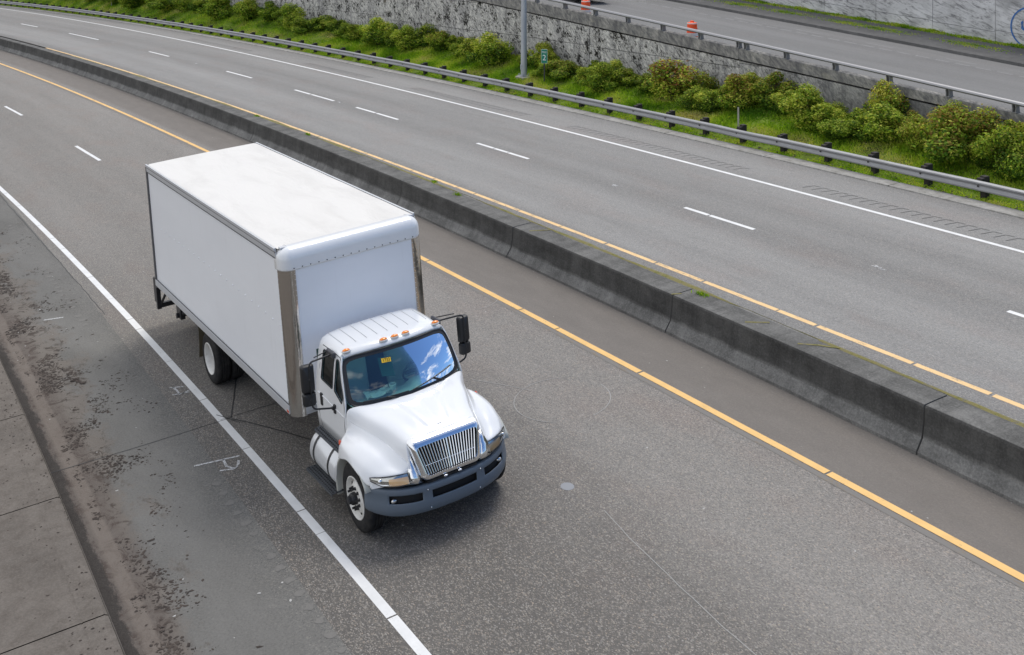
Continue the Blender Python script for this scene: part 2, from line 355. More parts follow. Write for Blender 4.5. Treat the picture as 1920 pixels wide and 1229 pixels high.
# gutter strip, berm, ramp edges
mGut = concrete('gutter_concrete', (0.34, 0.33, 0.31), (0.12, 0.11, 0.09), 0.7, False, 0.9)
gut = MB(); ed = list(np.arange(10.5 - 4.6 * 36, 60, 4.6))
for a, b in zip(ed[:-1], ed[1:]):
    rows, uvs = [], []
    for s_ in (a + 0.012, (a + b) / 2, b - 0.012):
        e = 0.08 * mnoise.noise(Vector((s_ * 0.9, 0, 0)))
        pr = [(d_gut(s_), -0.01), (d_gut(s_) + 0.01, 0.03), (d_gut(s_) + 0.48 + e, 0.035), (d_gut(s_) + 0.55 + e, 0.0)]
        rows.append([W(s_, d, zu(d) + z) for d, z in pr]); uvs.append([(s_, d) for d, z in pr])
    gut.grid(rows, uvs, flip=True)
tag(gut.build('gutter', mGut, solid=-1), kind='structure')
mBerm = M('berm_soil', rough=0.95, spec=0.1); m = mBerm; uv = m.uv(); sx = m.sepxyz(uv)
c = m.ramp(m.noise(m.mapv(uv, (0.8, 1.6, 1)), 1.0, 7, 0.7), [(0.3, (0.07, 0.06, 0.03)), (0.45, (0.12, 0.17, 0.025)), (0.7, (0.20, 0.29, 0.04))]); m.color(c)
m.bump(m.noise(uv, 12, 6, 0.7), 1.0, 0.05)
def bermz(s, d): return zberm(s, d) + 0.05 * mnoise.noise(Vector((s * 0.7, d * 1.3, 2))) * min(1, max(0, d - 10.9)) - (0.02 if d < 11 else 0)
sheet('grass_bank', mBerm, lambda s: d_gut(s) + 0.4, 14.75, bermz, ds=0.7, nd=14)
mKerb = concrete('ramp_kerb_concrete', (0.13, 0.128, 0.125), (0.05, 0.05, 0.05), 0.5, False, 0.6)
kb = MB(); rows, uvs = [], []
for i in range(106):
    s_ = S0 + 2 * i; pr = [(24.3, 0.0), (24.33, 0.12), (24.40, 0.14), (24.75, 0.14), (24.8, 0.13), (26.2, 0.16), (28.2, 0.22)]
    rows.append([W(s_, d, zramp(s_, d) + z) for d, z in pr]); uvs.append([(s_, d + z) for d, z in pr])
kb.grid(rows, uvs, flip=True); tag(kb.build('ramp_kerb', mKerb, solid=-1), kind='structure')
# body of the raised ramp behind the wall, down to the ground
rb = MB(); rows = []
for i in range(36):
    s_ = S0 + 6 * i; rows.append([W(s_, 15.9, zramp(s_, 15.9) - 0.006), W(s_, 15.9, -0.5)])
rb.grid(rows); tag(rb.build('ramp_fill', mGround, solid=-1), kind='structure')

# ---- markings
under_l = (0.13, 0.127, 0.12); under_u = (0.16, 0.158, 0.152)
pW = paint('white_paint', (0.76, 0.76, 0.75), under_l, 0.8, 0.66); pW2 = paint('white_paint_thin', (0.78, 0.78, 0.77), under_u, 0.35, 0.62)
pY = paint('yellow_paint', (0.85, 0.53, 0.19), under_l, 0.45, 0.62); pY2 = paint('yellow_paint_pale', (0.85, 0.57, 0.27), under_u, 0.6, 0.56)
pWf = paint('worn_white_paint', (0.40, 0.40, 0.40), (0.19, 0.189, 0.187), 0.95, 0.36)
pGhost = paint('old_yellow_ghost', (0.20, 0.16, 0.115), (0.165, 0.158, 0.15), 0.9, 0.40)  # faded remains of an older yellow line
def stripe(name, mat, df, wdt, zf, segs, dz=0.004, brk=True):
    mb = MB()
    for a, b in segs:
        n = max(1, int((b - a) / 0.8)); rows, uvs = [], []
        for i in range(n + 1):
            s_ = a + (b - a) * i / n; d0 = df(s_)
            j = 0.006 * mnoise.noise(Vector((s_ * 3, 1, 0)))
            rows.append([W(s_, d0 - wdt / 2 + j, zf(s_, d0) + dz), W(s_, d0 + wdt / 2 + j, zf(s_, d0) + dz)]); uvs.append([(s_, d0 - wdt / 2), (s_, d0 + wdt / 2)])
        mb.grid(rows, uvs, flip=True)
    return tag(mb.build(name, mat, solid=-1), kind='structure')
def broken(a, b, lo, hi, gapw, r):
    o = []; x = a
    while x < b:
        L_ = r.uniform(lo, hi); o.append((x, min(b, x + L_))); x += L_ + r.uniform(gapw * 0.5, gapw * 1.5)
    return o
r_ = random.Random(3)
stripe('edge_line', pW, d_white, 0.14, zero, broken(-120, 60, 0.7, 3.2, 0.018, r_))
stripe('median_line', pY, d_yellow, 0.13, zero, broken(-140, 60, 1.0, 5.5, 0.045, r_), dz=0.006)
stripe('faded_median_line', pGhost, lambda s: d_yellow(s) - 0.14, 0.10, zero, [(-140, 60)])
stripe('lane_line', pW2, d_dash, 0.12, zero, [(-29.5 - 13.2 * k, -25.9 - 13.2 * k) for k in range(-1, 8)])
stripe('opposite_median_line', pY2, d_yel2, 0.11, upz, broken(-46, -12, 1.0, 5.0, 0.02, r_) + broken(-12, 60, 0.8, 2.2, 0.05, r_), dz=0.006)
stripe('opposite_edge_line', pW2, d_white2, 0.11, upz, [(-150, 60)])
stripe('opposite_lane_line', pW2, d_dash2, 0.11, upz, [(-97, -93), (-82, -78), (-67.5, -62.9), (-54.9, -48.1), (-38.0, -34.5), (-25.6, -22.2), (-17.1, -15.4), (-15.3, -13.0), (-10.9, -9.2), (-9.1, -7.3), (-1.6, -0.55), (-0.5, 0.3), (0.35, 1.5), (8.8, 9.7), (9.75, 11.3), (18.0, 20.6), (29, 31.5)])
stripe('ramp_lane_line', pWf, lambda s: 22.22, 0.12, zramp, [(x, x + 0.62) for x in np.arange(-60, 40, 0.85)])
stripe('ramp_faint_line', pWf, lambda s: 22.9, 0.08, zramp, [(x, x + 1.3) for x in np.arange(-60, 40, 3.7)])

mTar = M('crack_sealer', (0.03, 0.03, 0.031), 0.65)
mChalk = M('spray_chalk', (0.42, 0.42, 0.42), 0.8); m = mChalk; m.color(m.mix(m.rng(m.noise(m.objc(), 40, 4), 0.45, 0.6), (0.55, 0.55, 0.55), (0.22, 0.215, 0.21)))
mScr = M('scratch_chalk', (0.33, 0.325, 0.31), 0.8)
def ribbon(name, mat, pts, wdt, zf=zero, dz=0.005, closed=False, wob=0.0, label=None, mb=None, fin=True):
    mb = mb or MB(); P = []
    for i in range(len(pts) - 1):
        a, b = pts[i], pts[i + 1]; n = max(1, int(math.hypot(b[0] - a[0], b[1] - a[1]) / 0.15))
        for k in range(n): P.append((a[0] + (b[0] - a[0]) * k / n, a[1] + (b[1] - a[1]) * k / n))
    P.append(pts[-1])
    if wob: P = [(s_ + wob * mnoise.noise(Vector((s_ * 3, d * 3, 0))), d + wob * mnoise.noise(Vector((s_ * 3, d * 3, 9)))) for s_, d in P]
    rows, uvs = [], []
    for i, (s_, d) in enumerate(P):
        a = P[max(0, i - 1)]; b = P[min(len(P) - 1, i + 1)]; tx, ty = b[0] - a[0], b[1] - a[1]; l = math.hypot(tx, ty) or 1
        nx, ny = -ty / l * wdt / 2, tx / l * wdt / 2
        rows.append([W(s_ + nx, d + ny, zf(s_, d) + dz), W(s_ - nx, d - ny, zf(s_, d) + dz)]); uvs.append([(s_, d), (s_, d)])
    mb.grid(rows, uvs)
    return tag(mb.build(name, mat, solid=-1), kind='structure') if fin else mb
tar = MB()
for p, wd in [([(11.3, -8.02), (10.5, -7.72), (9.6, -7.38), (8.6, -6.9)], 0.022), ([(11.25, -8.2), (11.29, -7.13), (11.3, -6.2)], 0.014), ([(11.35, -8.02), (12.1, -7.62), (13.02, -7.2), (13.6, -6.9)], 0.022), ([(11.3, -8.02), (11.28, -9.46), (11.21, -11.04)], 0.016), ([(11.0, -8.2), (11.6, -7.95)], 0.018)]:
    ribbon('', None, p, wd, wob=0.012, mb=tar, fin=False)
ribbon('', None, [(-30, -8.78), (-5.1, -8.81), (4.1, -8.70)], 0.015, wob=0.03, mb=tar, fin=False)
tag(tar.build('crack_sealing', mTar, solid=-1), kind='structure')
ch = MB()
for p, wd in [([(12.62, -9.05), (12.79, -8.34)], 0.05), ([(12.73, -8.60), (13.0, -8.62), (13.16, -8.52), (13.06, -8.44), (12.93, -8.40)], 0.045), ([(13.06, -8.75), (13.16, -8.54)], 0.04), ([(9.22, -8.58), (9.36, -8.34)], 0.04), ([(9.24, -8.52), (9.44, -8.50), (9.66, -8.50), (9.60, -8.30)], 0.04), ([(9.58, -8.62), (9.68, -8.32)], 0.04), ([(3.4, -9.9), (3.55, -9.5)], 0.06)]:
    ribbon('', None, p, wd, wob=0.01, mb=ch, fin=False)
tag(ch.build('spray_mark', mChalk, solid=-1), kind='structure')
SEAM = [(18.0, -4.55), (18.8, -4.67), (19.85, -4.77), (20.98, -4.88), (22.5, -4.9)]
sc = MB()
def arc(cs, cd, r, a0, a1): return [(cs + r * math.cos(a), cd + r * math.sin(a)) for a in np.linspace(a0, a1, 30)]
ribbon('', None, arc(14.65, -3.1, 0.85, 2.6, 5.6), 0.014, mb=sc, fin=False); ribbon('', None, arc(14.65, -3.1, 0.86, 0.1, 1.6), 0.016, mb=sc, fin=False)
ribbon('', None, [(12.88, -3.94), (13.4, -3.65), (13.97, -3.35)], 0.014, mb=sc, fin=False)
ribbon('', None, arc(9.35, -2.0, 0.6, -0.3, 1.7), 0.014, mb=sc, fin=False)
ribbon('', None, SEAM, 0.012, wob=0.01, mb=sc, fin=False)
tag(sc.build('scratch_mark', mScr, solid=-1), kind='structure')
# rumble strips: shallow grooves beside the far edge line, pale dots on the near shoulder
mGroove = M('groove_dark', (0.125, 0.122, 0.118), 0.95)
gr = MB()
for a, b in [(-43, -33), (-25.1, -17.9), (-13.5, -4.7), (-1.8, 6.6), (9.2, 15.4), (19, 28)]:
    x = a
    while x < b:
        dd = d_white2(x) + 0.42
        ribbon('', None, [(x, dd), (x + 0.05, dd + 0.36)], 0.035, upz, mb=gr, fin=False)
        ribbon('', None, [(x + 0.05, dd + 0.37), (x + 0.26, dd + 0.39)], 0.028, upz, dz=0.006, mb=gr, fin=False); x += 0.32
tag(gr.build('rumble_strip', mGroove, solid=-1), kind='structure')
mDot = M('worn_dot', (0.20, 0.185, 0.165), 0.9); m = mDot; m.color(m.mix(m.rng(m.noise(m.objc(), 26, 5, 0.8), 0.42, 0.56), (0.176, 0.167, 0.153), (0.152, 0.146, 0.136)))
dt = MB(); x = -6.0
while x < 28:
    if (x < 4.5 or x > 12.9) and mnoise.noise(Vector((x * 3.1, 2, 2))) > -0.25:
        dd = -9.2 if x < 4.5 else -8.93 + 0.02 * (x - 13); rows = []
        c0 = len(dt.v); n = 10; rr = (0.07 if x < 4.5 else 0.075) * (1 + 0.5 * mnoise.noise(Vector((x * 5, 0, 3)))); dt.v.append(tuple(W(x, dd, 0.004)))
        for k in range(n):
            q = rr * (1 + 0.7 * mnoise.noise(Vector((k * 2.1, x, 0)))); dt.v.append(tuple(W(x + q * math.cos(2 * PI * k / n), dd + q * math.sin(2 * PI * k / n), 0.004)))
        for k in range(n): dt.face((c0, c0 + 1 + (k + 1) % n, c0 + 1 + k))
    x += 0.36
tag(dt.build('worn_rumble_dots', mDot, solid=-1), kind='structure')
# repaired stud pocket in the near lane
pt = MB(); c0 = 0; pt.v.append(tuple(W(17.11, -4.61, 0.006)))
for k in range(16): pt.v.append(tuple(W(17.11 + 0.12 * math.cos(k * PI / 8), -4.61 + 0.10 * math.sin(k * PI / 8), 0.004)))
for k in range(16): pt.face((0, 1 + (k + 1) % 16, 1 + k))
tag(pt.build('patch', M('patch_grey', (0.24, 0.25, 0.27), 0.6), solid=-1), kind='structure')
wd_ = MB()
for sx_, dx_ in [(14.93, 4.76), (5.79, 4.63), (-12.5, 4.6), (-30, 4.6), (22, 4.7), (-45, 4.62), (-60, 4.6)]:
    for k in range(5): ribbon('', None, [(sx_ + r_.uniform(-.2, .2), dx_ + r_.uniform(-.08, .08)), (sx_ + r_.uniform(-.2, .2), dx_ + r_.uniform(-.08, .08))], 0.03, upz, mb=wd_, fin=False)
tag(wd_.build('paint_flecks', mChalk, solid=-1), kind='structure')

# ---- central barrier, one section per 6.1 m
bar = empty('concrete_barrier', W(0, 0.4, 0), 'long low concrete median barrier with a sloped toe, dark face and wide flat top', 'barrier')
prof = [(0.03, -0.03), (0.03, 0.055), (0.06, 0.085), (0.17, 0.22), (0.235, 0.45), (0.265, 0.67), (0.285, 0.70), (0.50, 0.70), (0.80, 0.694), (0.83, 0.68), (0.84, 0.4)]
arcl = [0]
for a, b in zip(prof[:-1], prof[1:]): arcl.append(arcl[-1] + math.hypot(b[0] - a[0], b[1] - a[1]))
js = [13.65 + 6.1 * k for k in range(-27, 8)]
for i, (a, b) in enumerate(zip(js[:-1], js[1:])):
    gp = 0.017 if (i % 3) else 0.013
    mb = MB(); rows, uvs = [], []
    ofs = 0.006 * mnoise.noise(Vector((i * 1.7, 0, 0)))
    n = 8
    for q in range(n + 1):
        s_ = a + gp + (b - a - 2 * gp) * q / n
        bend = 0.012 * mnoise.noise(Vector((s_ * 0.8, 5, 0)))
        dtop = min(0.80, d_yel2(s_) - 0.10) - 0.80
        rows.append([W(s_, d + ofs + bend * (1 if 0.1 < z else 0) + (dtop if d > 0.7 else 0), z) for d, z in prof]); uvs.append([(s_, l) for l in arcl])
    mb.grid(rows, uvs, flip=True)
    base = len(mb.v)
    for rw in (rows[0], rows[-1]):
        b0 = len(mb.v)
        for p in rw: mb.v.append(tuple(p))
        mb.face([b0 + k for k in range(len(rw))], [(0, 0.1)] * len(rw))
    mb.build('barrier_section', mBarr, bar, local=Matrix.Translation(-W(0, 0.4, 0)), weld=False)
# moss in the joint between barrier and carriageway
mMoss = M('moss', (0.13, 0.13, 0.03), 0.95); m = mMoss; m.color(m.ramp(m.noise(m.objc(), 5, 6, 0.8), [(0.35, (0.16, 0.15, 0.12)), (0.5, (0.23, 0.20, 0.07)), (0.65, (0.13, 0.14, 0.035))])); m.bump(m.noise(m.objc(), 60, 4), 1, 0.02)
ms = MB(); rows = []
for i in range(900):
    s_ = -40 + i * 0.09; a = max(0, 0.5 + 1.4 * mnoise.noise(Vector((s_ * 0.35, 3, 0)))) * 0.075 + 0.02 * abs(mnoise.noise(Vector((s_ * 6, 1, 0))))
    if s_ > 15 and s_ < 17: a *= .3
    d0 = 0.86 + 0.02 * mnoise.noise(Vector((s_ * 2, 8, 0))) + min(0, d_yel2(s_) - 0.95)
    rows.append([W(s_, d0 - a, 0.690), W(s_, d0, 0.698 + 0.15 * a), W(s_, d0 + a, 0.688)])
ms.grid(rows, flip=True)
for q in [(8.3, 0.6), (16.2, 0.35)]:
    pass
tag(ms.build('moss_strip', mMoss, solid=-1), kind='stuff')
ml = MB()
for (a, b) in [((15.6, 0.42), (15.9, 0.72)), ((16.9, 0.45), (17.5, 0.88)), ((13.6, 0.3), (13.7, 0.45)), ((8.1, .4), (8.4, .8))]:
    ribbon('', None, [a, b], 0.05, lambda s, d: 0.70, dz=0.004, wob=0.03, mb=ml, fin=False)
tag(ml.build('moss_patch', mMoss, solid=-1), kind='stuff')

# ---- retaining wall with parapet
mWall = M('weathered_wall', rough=0.92, spec=0.2); m = mWall; uv = m.uv(); sx = m.sepxyz(uv)
diag = m.mapv(uv, (1, 1, 1), rot=(0, 0, 0.75))
a = m.noise(m.mapv(diag, (3.6, 12.0, 1)), 1.0, 9, 0.78, 0.6); b = m.noise(m.mapv(uv, (1.6, 1.6, 1)), 1.0, 6, 0.7)
c = m.mix(m.rng(a, 0.36, 0.58), (0.17, 0.17, 0.175), (0.74, 0.72, 0.67))
vert = m.noise(m.mapv(uv, (2.6, 0.25, 1)), 1.0, 6, 0.7)
c = m.mix(m.rng(vert, 0.45, 0.68, 0, 0.6), c, (0.115, 0.115, 0.125))
blk = m.noise(m.mapv(diag, (4.6, 7.5, 1), loc=(4, 4, 0)), 1.0, 7, 0.85, 1.2)
c = m.mix(m.math('MULTIPLY', m.rng(m.math('ADD', blk, m.math('MULTIPLY', m.math('SUBTRACT', b, 0.5), 0.6)), 0.535, 0.56), m.rng(sx[0], -6, 8, 1.0, 0.3)), c, (0.018, 0.017, 0.014))
sm = m.rng(m.math('ADD', sx[0], m.rng(b, 0, 1, -3, 3)), -1, 8, 0, 0.8)
smooth = m.mix(m.rng(vert, 0.35, 0.65), (0.20, 0.198, 0.195), (0.075, 0.078, 0.088))
c = m.mix(sm, c, smooth)
mz = m.noise(m.mapv(uv, (0.6, 0.9, 1), loc=(2.4, 0, 0)), 1.0, 3, 0.5)
c = m.mix(m.rng(mz, 0.68, 0.74, 0, 0.55), c, (0.075, 0.060, 0.022))
m.color(c); m.bump(m.math('ADD', a, m.math('MULTIPLY', blk, 0.8)), 0.8, 0.04)
mPar = M('parapet_concrete', rough=0.9, spec=0.2); m = mPar; uv = m.uv(); sx = m.sepxyz(uv)
a = m.noise(m.mapv(m.mapv(uv, rot=(0, 0, 0.7)), (3, 8, 1)), 1.0, 8, 0.75); vert = m.noise(m.mapv(uv, (1.6, 0.3, 1)), 1.0, 6, 0.72)
c = m.mix(m.rng(a, 0.38, 0.66), (0.13, 0.13, 0.132), (0.44, 0.42, 0.38)); c = m.mix(m.rng(vert, 0.42, 0.66, 0, 0.75), c, (0.075, 0.076, 0.082))
pal = m.noise(m.mapv(uv, (0.5, 0.8, 1)), 1.0, 6, 0.7); c = m.mix(m.rng(pal, 0.60, 0.70, 0, 0.6), c, (0.36, 0.34, 0.27))
m.color(c); m.bump(a, 0.7, 0.02)
mDark = M('dark_gap', (0.012, 0.012, 0.013), 0.9)
def z_ledge(s): return zcop(s) - float(np.interp(s, [-20, 0, 12], [0.62, 0.46, 0.30]))
def panels(name_thing, label, cat, D, mat, js, zb, zt, courses, thickness, jgap=0.014):
    th = empty(name_thing, W(0, D, zb(0)), label, cat); loc = Matrix.Translation(-W(0, D, zb(0)))
    rr = random.Random(5)
    for i, (a, b) in enumerate(zip(js[:-1], js[1:])):
        subs = [0, 1]
        cs = [c + rr.uniform(-0.12, 0.12) for c in courses]
        bounds = [None] + cs + [None]
        for k in range(len(bounds) - 1):
            mb = MB(); rows, uvs = [], []; n = 9
            off = rr.uniform(0, 0.025)
            for q in range(n + 1):
                s_ = a + jgap + (b - a - 2 * jgap) * q / n
                lo = -0.3 if bounds[k] is None else zb(s_) * 0.25 + bounds[k] + 0.012
                hi = zt(s_) if bounds[k + 1] is None else zb(s_) * 0.25 + bounds[k + 1] - 0.012
                if bounds[k] is not None: lo = min(lo, zt(s_) - 0.01)
                hi = min(hi, zt(s_))
                r1, u1 = [], []
                r1.append(W(s_, D + off + 0.09, 0) + UP * 0 + Vector((0, 0, 0))); u1.append((s_, lo))
                r1[-1] = W(s_, D + off + 0.09, lo)
                r1.append(W(s_, D + off, lo) ); u1.append((s_, lo))
                r1.append(W(s_, D + off - 0.082 * (hi - lo) * 0 , hi)); u1.append((s_, hi))
                r1.append(W(s_, D + off + 0.09, hi)); u1.append((s_, hi))
                rows.append(r1); uvs.append(u1)
            # lean the panel to true vertical
            R = []
            for r in rows: R.append([p + Vector((UP.x, UP.y, 0)) / UP.z * (p.z - zb(0)) for p in r])
            mb.grid(R, uvs, flip=True)
            for rw, uu in ((R[0], uvs[0]), (R[-1], uvs[-1])):
                b0 = len(mb.v)
                for p in rw: mb.v.append(tuple(p))
                mb.face([b0 + x for x in range(4)], list(uu))
            mb.build('wall_panel', mat, th, local=loc, weld=False)
    # backing
    mb = MB(); rows = []
    for i in range(0, 108):
        s_ = js[0] + (js[-1] - js[0]) * i / 107
        lean = lambda p: p + Vector((UP.x, UP.y, 0)) / UP.z * (p.z - zb(0))
        rows.append([lean(W(s_, D + 0.07, -0.4)), lean(W(s_, D + 0.07, zt(s_) - 0.02)), lean(W(s_, D + thickness, zt(s_) - 0.02)), lean(W(s_, D + thickness, -0.4))])
    mb.grid(rows, flip=True); mb.build('wall_core', mDark, th, local=loc)
    return th, loc, lean
jw = [-8.5 + 8.95 * k for k in range(-14, 7)]
th, loc, lean = panels('retaining_wall', 'long rough weathered concrete retaining wall behind the shrubs, topped by a smooth parapet', 'wall', D_WALL, mWall, jw, zwb, z_ledge, [1.55, 2.9, 4.3], 0.28)
for a, b in zip(jw[:-1], jw[1:]):
    mb = MB(); rows, uvs = [], []
    for q in range(10):
        s_ = a + 0.008 + (b - a - 0.016) * q / 9; zl_, zt_ = z_ledge(s_), zcop(s_)
        pr = [(0.10, zl_ + 0.065), (-0.030, zl_ + 0.065), (-0.035, zt_ - 0.02), (-0.035, zt_), (0.24, zt_), (0.26, zt_ - 0.02), (0.26, zl_ - 0.4)]  # open slot above the dark core draws in the ledge's shadow line
        rows.append([lean(W(s_, D_WALL + d, z)) for d, z in pr]); uvs.append([(s_, z + (d if i in (3, 4) else 0)) for i, (d, z) in enumerate(pr)])
    mb.grid(rows, uvs, flip=True)
    for rw, uu in ((rows[0], uvs[0]), (rows[-1], uvs[-1])):
        b0 = len(mb.v)
        for p in rw: mb.v.append(tuple(p))
        mb.face([b0 + x for x in range(len(rw))], list(uu))
    mb.build('parapet', mPar, th, local=loc, weld=False)
# railing on the parapet
mRailU = M('galvanised_rail', (0.30, 0.30, 0.31), 0.45, 0.6); mPostU = M('rail_post_metal', (0.22, 0.22, 0.22), 0.7, 0.2)
O, RR = frame_at(0, D_WALL, zcop(0))
rl = empty('bridge_railing', O, 'grey tubular metal railing on curved posts along the top of the parapet', 'railing'); loc = Matrix.Translation(-O)
mb = MB(); pts = [lean(W(s_, D_WALL + 0.05, zcop(s_) + 0.27)) for s_ in np.arange(-120, 55, 1.5)]
rows = []
for p, s_ in zip(pts, np.arange(-120, 55, 1.5)):
    out_ = (W(s_, 1) - W(s_, 0)).normalized(); r1 = []
    for k in range(12):
        a = 2 * PI * k / 12; r1.append(p + out_ * 0.085 * math.cos(a) + UP * 0.06 * math.sin(a))
    rows.append(r1)
mb.grid(rows, closev=True); mb.build('rail', mRailU, rl, smooth=40, local=loc)
ps = [0.5 + 2.16 * k for k in range(-48, 25) if k != 0] + [0.36, 0.74]
for s_ in ps:
    P, R3 = frame_at(s_, D_WALL + 0.05, zcop(s_)); P = lean(W(s_, D_WALL + 0.05, zcop(s_)))
    mb = MB()
    for q in (-1, 1):
        pr = [(-0.07, 0.0), (0.12, 0.0), (0.10, 0.12), (0.09, 0.24), (0.02, 0.30), (-0.06, 0.29), (-0.075, 0.22), (-0.055, 0.12)]
        rows = [[Vector((q * 0.055 + e, y, z)) for y, z in pr] for e in (-0.012, 0.012)]
        mb.grid(rows, closev=True)
        for rw in rows:
            b0 = len(mb.v)
            for p in rw: mb.v.append(tuple(p))
            mb.face([b0 + x for x in range(len(rw))])
    mb.bbox(-0.055, 0.055, 0.075, 0.095, 0.0, 0.24); mb.bbox(-0.09, 0.09, -0.09, 0.13, -0.002, 0.02)
    mb.build('post', mPostU, rl, local=loc @ Matrix.Translation(P) @ R3.to_4x4(), weld=False)

# far wall beyond the ramp, with blue graffiti
mFar = M('far_wall_concrete', rough=0.9, spec=0.2); m = mFar; uv = m.uv()
a = m.noise(m.mapv(m.mapv(uv, rot=(0, 0, 0.35)), (1.4, 7.0, 1)), 1.0, 9, 0.8, 0.8); b = m.noise(m.mapv(uv, (0.5, 0.5, 1)), 1.0, 5, 0.65)
c = m.mix(m.rng(b, 0.35, 0.65), (0.48, 0.48, 0.48), (0.74, 0.74, 0.745)); c = m.mix(m.rng(a, 0.50, 0.60, 0, 0.75), c, (0.10, 0.10, 0.105))
c = m.mix(m.rng(m.noise(m.mapv(uv, (0.35, 0.5, 1), loc=(5, 1, 0)), 1.0, 4), 0.58, 0.66, 0, 0.6), c, (0.20, 0.20, 0.20))
m.color(c); m.bump(a, 1.0, 0.05)
jf = [-10.4 + 2.97 * k for k in range(-40, 20)]
jf = jf[::1]
zfb = lambda s: zramp(s, D_FAR) + 0.1; zft = lambda s: zramp(s, D_FAR) + 6.0
tf = empty('ramp_wall', W(0, D_FAR, zfb(0)), 'tall pale concrete panel wall beyond the ramp with streaky grey weathering', 'wall'); loc = Matrix.Translation(-W(0, D_FAR, zfb(0)))
leanf = lambda p: p + Vector((UP.x, UP.y, 0)) / UP.z * (p.z - zfb(0))
rr = random.Random(9)
jf = [x for x in jf if -95 < x < 42]
for a, b in zip(jf[:-1], jf[1:]):
    c1 = 0.55 + rr.uniform(-0.07, 0.07); c2 = c1 + 1.75 + rr.uniform(-0.05, 0.05); prev = -0.4
    mb = MB()
    for hi in (c1, c2, 4.1, 6.0):
        rows, uvs = [], []; of = rr.uniform(0, 0.03)
        for q in range(4):
            s_ = a + 0.012 + (b - a - 0.024) * q / 3; z0, z1 = zfb(s_) + prev, zfb(s_) + hi - 0.02
            rows.append([leanf(W(s_, D_FAR + of + e, z)) for e, z in ((0.08, z0), (0, z0), (0, z1), (0.08, z1))]); uvs.append([(s_, z0), (s_, z0), (s_, z1), (s_, z1)])
        mb.grid(rows, uvs, flip=True)
        for rw, uu in ((rows[0], uvs[0]), (rows[-1], uvs[-1])):
            b0 = len(mb.v)
            for p in rw: mb.v.append(tuple(p))
            mb.face([b0 + x for x in range(4)], list(uu))
        prev = hi
    mb.build('wall_panel', mFar, tf, local=loc, weld=False)
mb = MB(); rows = []
for s_ in np.arange(-95, 42, 3): rows.append([leanf(W(s_, D_FAR + e, z)) for e, z in ((0.06, zfb(s_) - 0.5), (0.06, zft(s_) - 0.03), (0.5, zft(s_) - 0.03), (0.5, zfb(s_) - 0.5))])
mb.grid(rows, flip=True); mb.build('wall_core', mDark, tf, local=loc)
mGraf = M('blue_spray_paint', (0.03, 0.14, 0.42), 0.6)
mb = MB()
def gline(pts, wd):
    rows = []
    for i, (s_, z) in enumerate(pts):
        a_ = pts[max(0, i - 1)]; b_ = pts[min(len(pts) - 1, i + 1)]; tx, tz = b_[0] - a_[0], b_[1] - a_[1]; l = math.hypot(tx, tz)
        rows.append([leanf(W(s_ + q * tz / l * wd / 2, D_FAR - 0.008, z - q * tx / l * wd / 2)) for q in (1, -1)])
    mb.grid(rows)
gc = (3.05, 1.40)
gline([(gc[0] + 0.86 * math.cos(a), gc[1] + 0.82 * math.sin(a)) for a in np.linspace(0.3, 6.1, 60)], 0.06)
gline([(gc[0] - 0.40 + 0.10 * math.cos(a) * 0 + 0.42 * (1 - math.cos(a)) * 0.5, gc[1] + 0.22 - 0.34 * math.sin(a)) for a in np.linspace(0, 2.9, 24)], 0.055)
gline([(gc[0] - 0.35, gc[1] + 0.25), (gc[0] - 0.40, gc[1] - 0.05), (gc[0] - 0.2, gc[1] - 0.18)], 0.05)
mb.build('graffiti', mGraf, tf, local=loc, weld=False, solid=-1)

# ---- guard rail
mW = M('w_beam_steel', (0.42, 0.43, 0.45), 0.5, 0.55); m = mW; m.color(m.mix(m.rng(m.noise(m.mapv(m.objc(), (1, 1, 6)), 1.2, 6, 0.7), 0.4, 0.7, 0, 0.5), (0.34, 0.345, 0.355), (0.21, 0.21, 0.215)))
mTim = M('creosoted_timber', (0.028, 0.024, 0.022), 0.85); m = mTim; m.color(m.mix(m.noise(m.mapv(m.objc(), (12, 12, 2)), 1.5, 5), (0.018, 0.016, 0.016), (0.05, 0.042, 0.036)))
D_G = 11.0
gO = W(0, D_G, zu(D_G)); grl = empty('guard_rail', gO, 'long galvanised steel guard rail on dark timber posts beside the grass bank', 'guard rail'); loc = Matrix.Translation(-gO)
zr = lambda s: zu(D_G) + 0.505
wp = [(0.0, 0.0), (-0.03, -0.006), (-0.075, -0.03), (-0.08, -0.062), (-0.03, -0.10), (-0.015, -0.135), (-0.03, -0.17), (-0.08, -0.208), (-0.075, -0.24), (-0.03, -0.264), (0.0, -0.27)]
mb = MB(); rows = []
for s_ in np.arange(-140, 50, 0.9):
    kink = 0.03 * mnoise.noise(Vector((s_ * 0.35, 7, 0))) + (-0.03 if 3.5 < s_ < 5 else 0)
    rows.append([W(s_, D_G - 0.13 + d + kink * 0.5, zr(s_) + z + kink * 0.35) for d, z in wp])
mb.grid(rows); 
o = mb.build('beam', mW, grl, smooth=50, local=loc, solid=-1); so = o.modifiers.new('thick', 'SOLIDIFY'); so.thickness = 0.006; so.offset = 1
gp_ = [2.35 + 1.74 * k for k in range(-70, 26)]
for i, s_ in enumerate(gp_):
    P, R3 = frame_at(s_, D_G + 0.02, zu(D_G) - 0.25)
    mb = MB(); lean_ = rr.uniform(-0.02, 0.02)
    mb.box((lean_, 0.06, 0.40), (0.15, 0.17, 0.86 + rr.uniform(-0.03, 0.05))); mb.box((lean_, -0.085, 0.62), (0.15, 0.13, 0.34))
    o = mb.build('post', mTim, grl, local=loc @ Matrix.Translation(P) @ R3.to_4x4(), weld=False)
mb = MB()
for s_ in gp_: 
    p = W(s_, D_G - 0.165, zr(s_) - 0.135); mb.box(p, (0.035, 0.02, 0.035))
mb.build('splice_bolt', mTim, grl, local=loc, weld=False)['kind'] = 'stuff'
mb = MB()
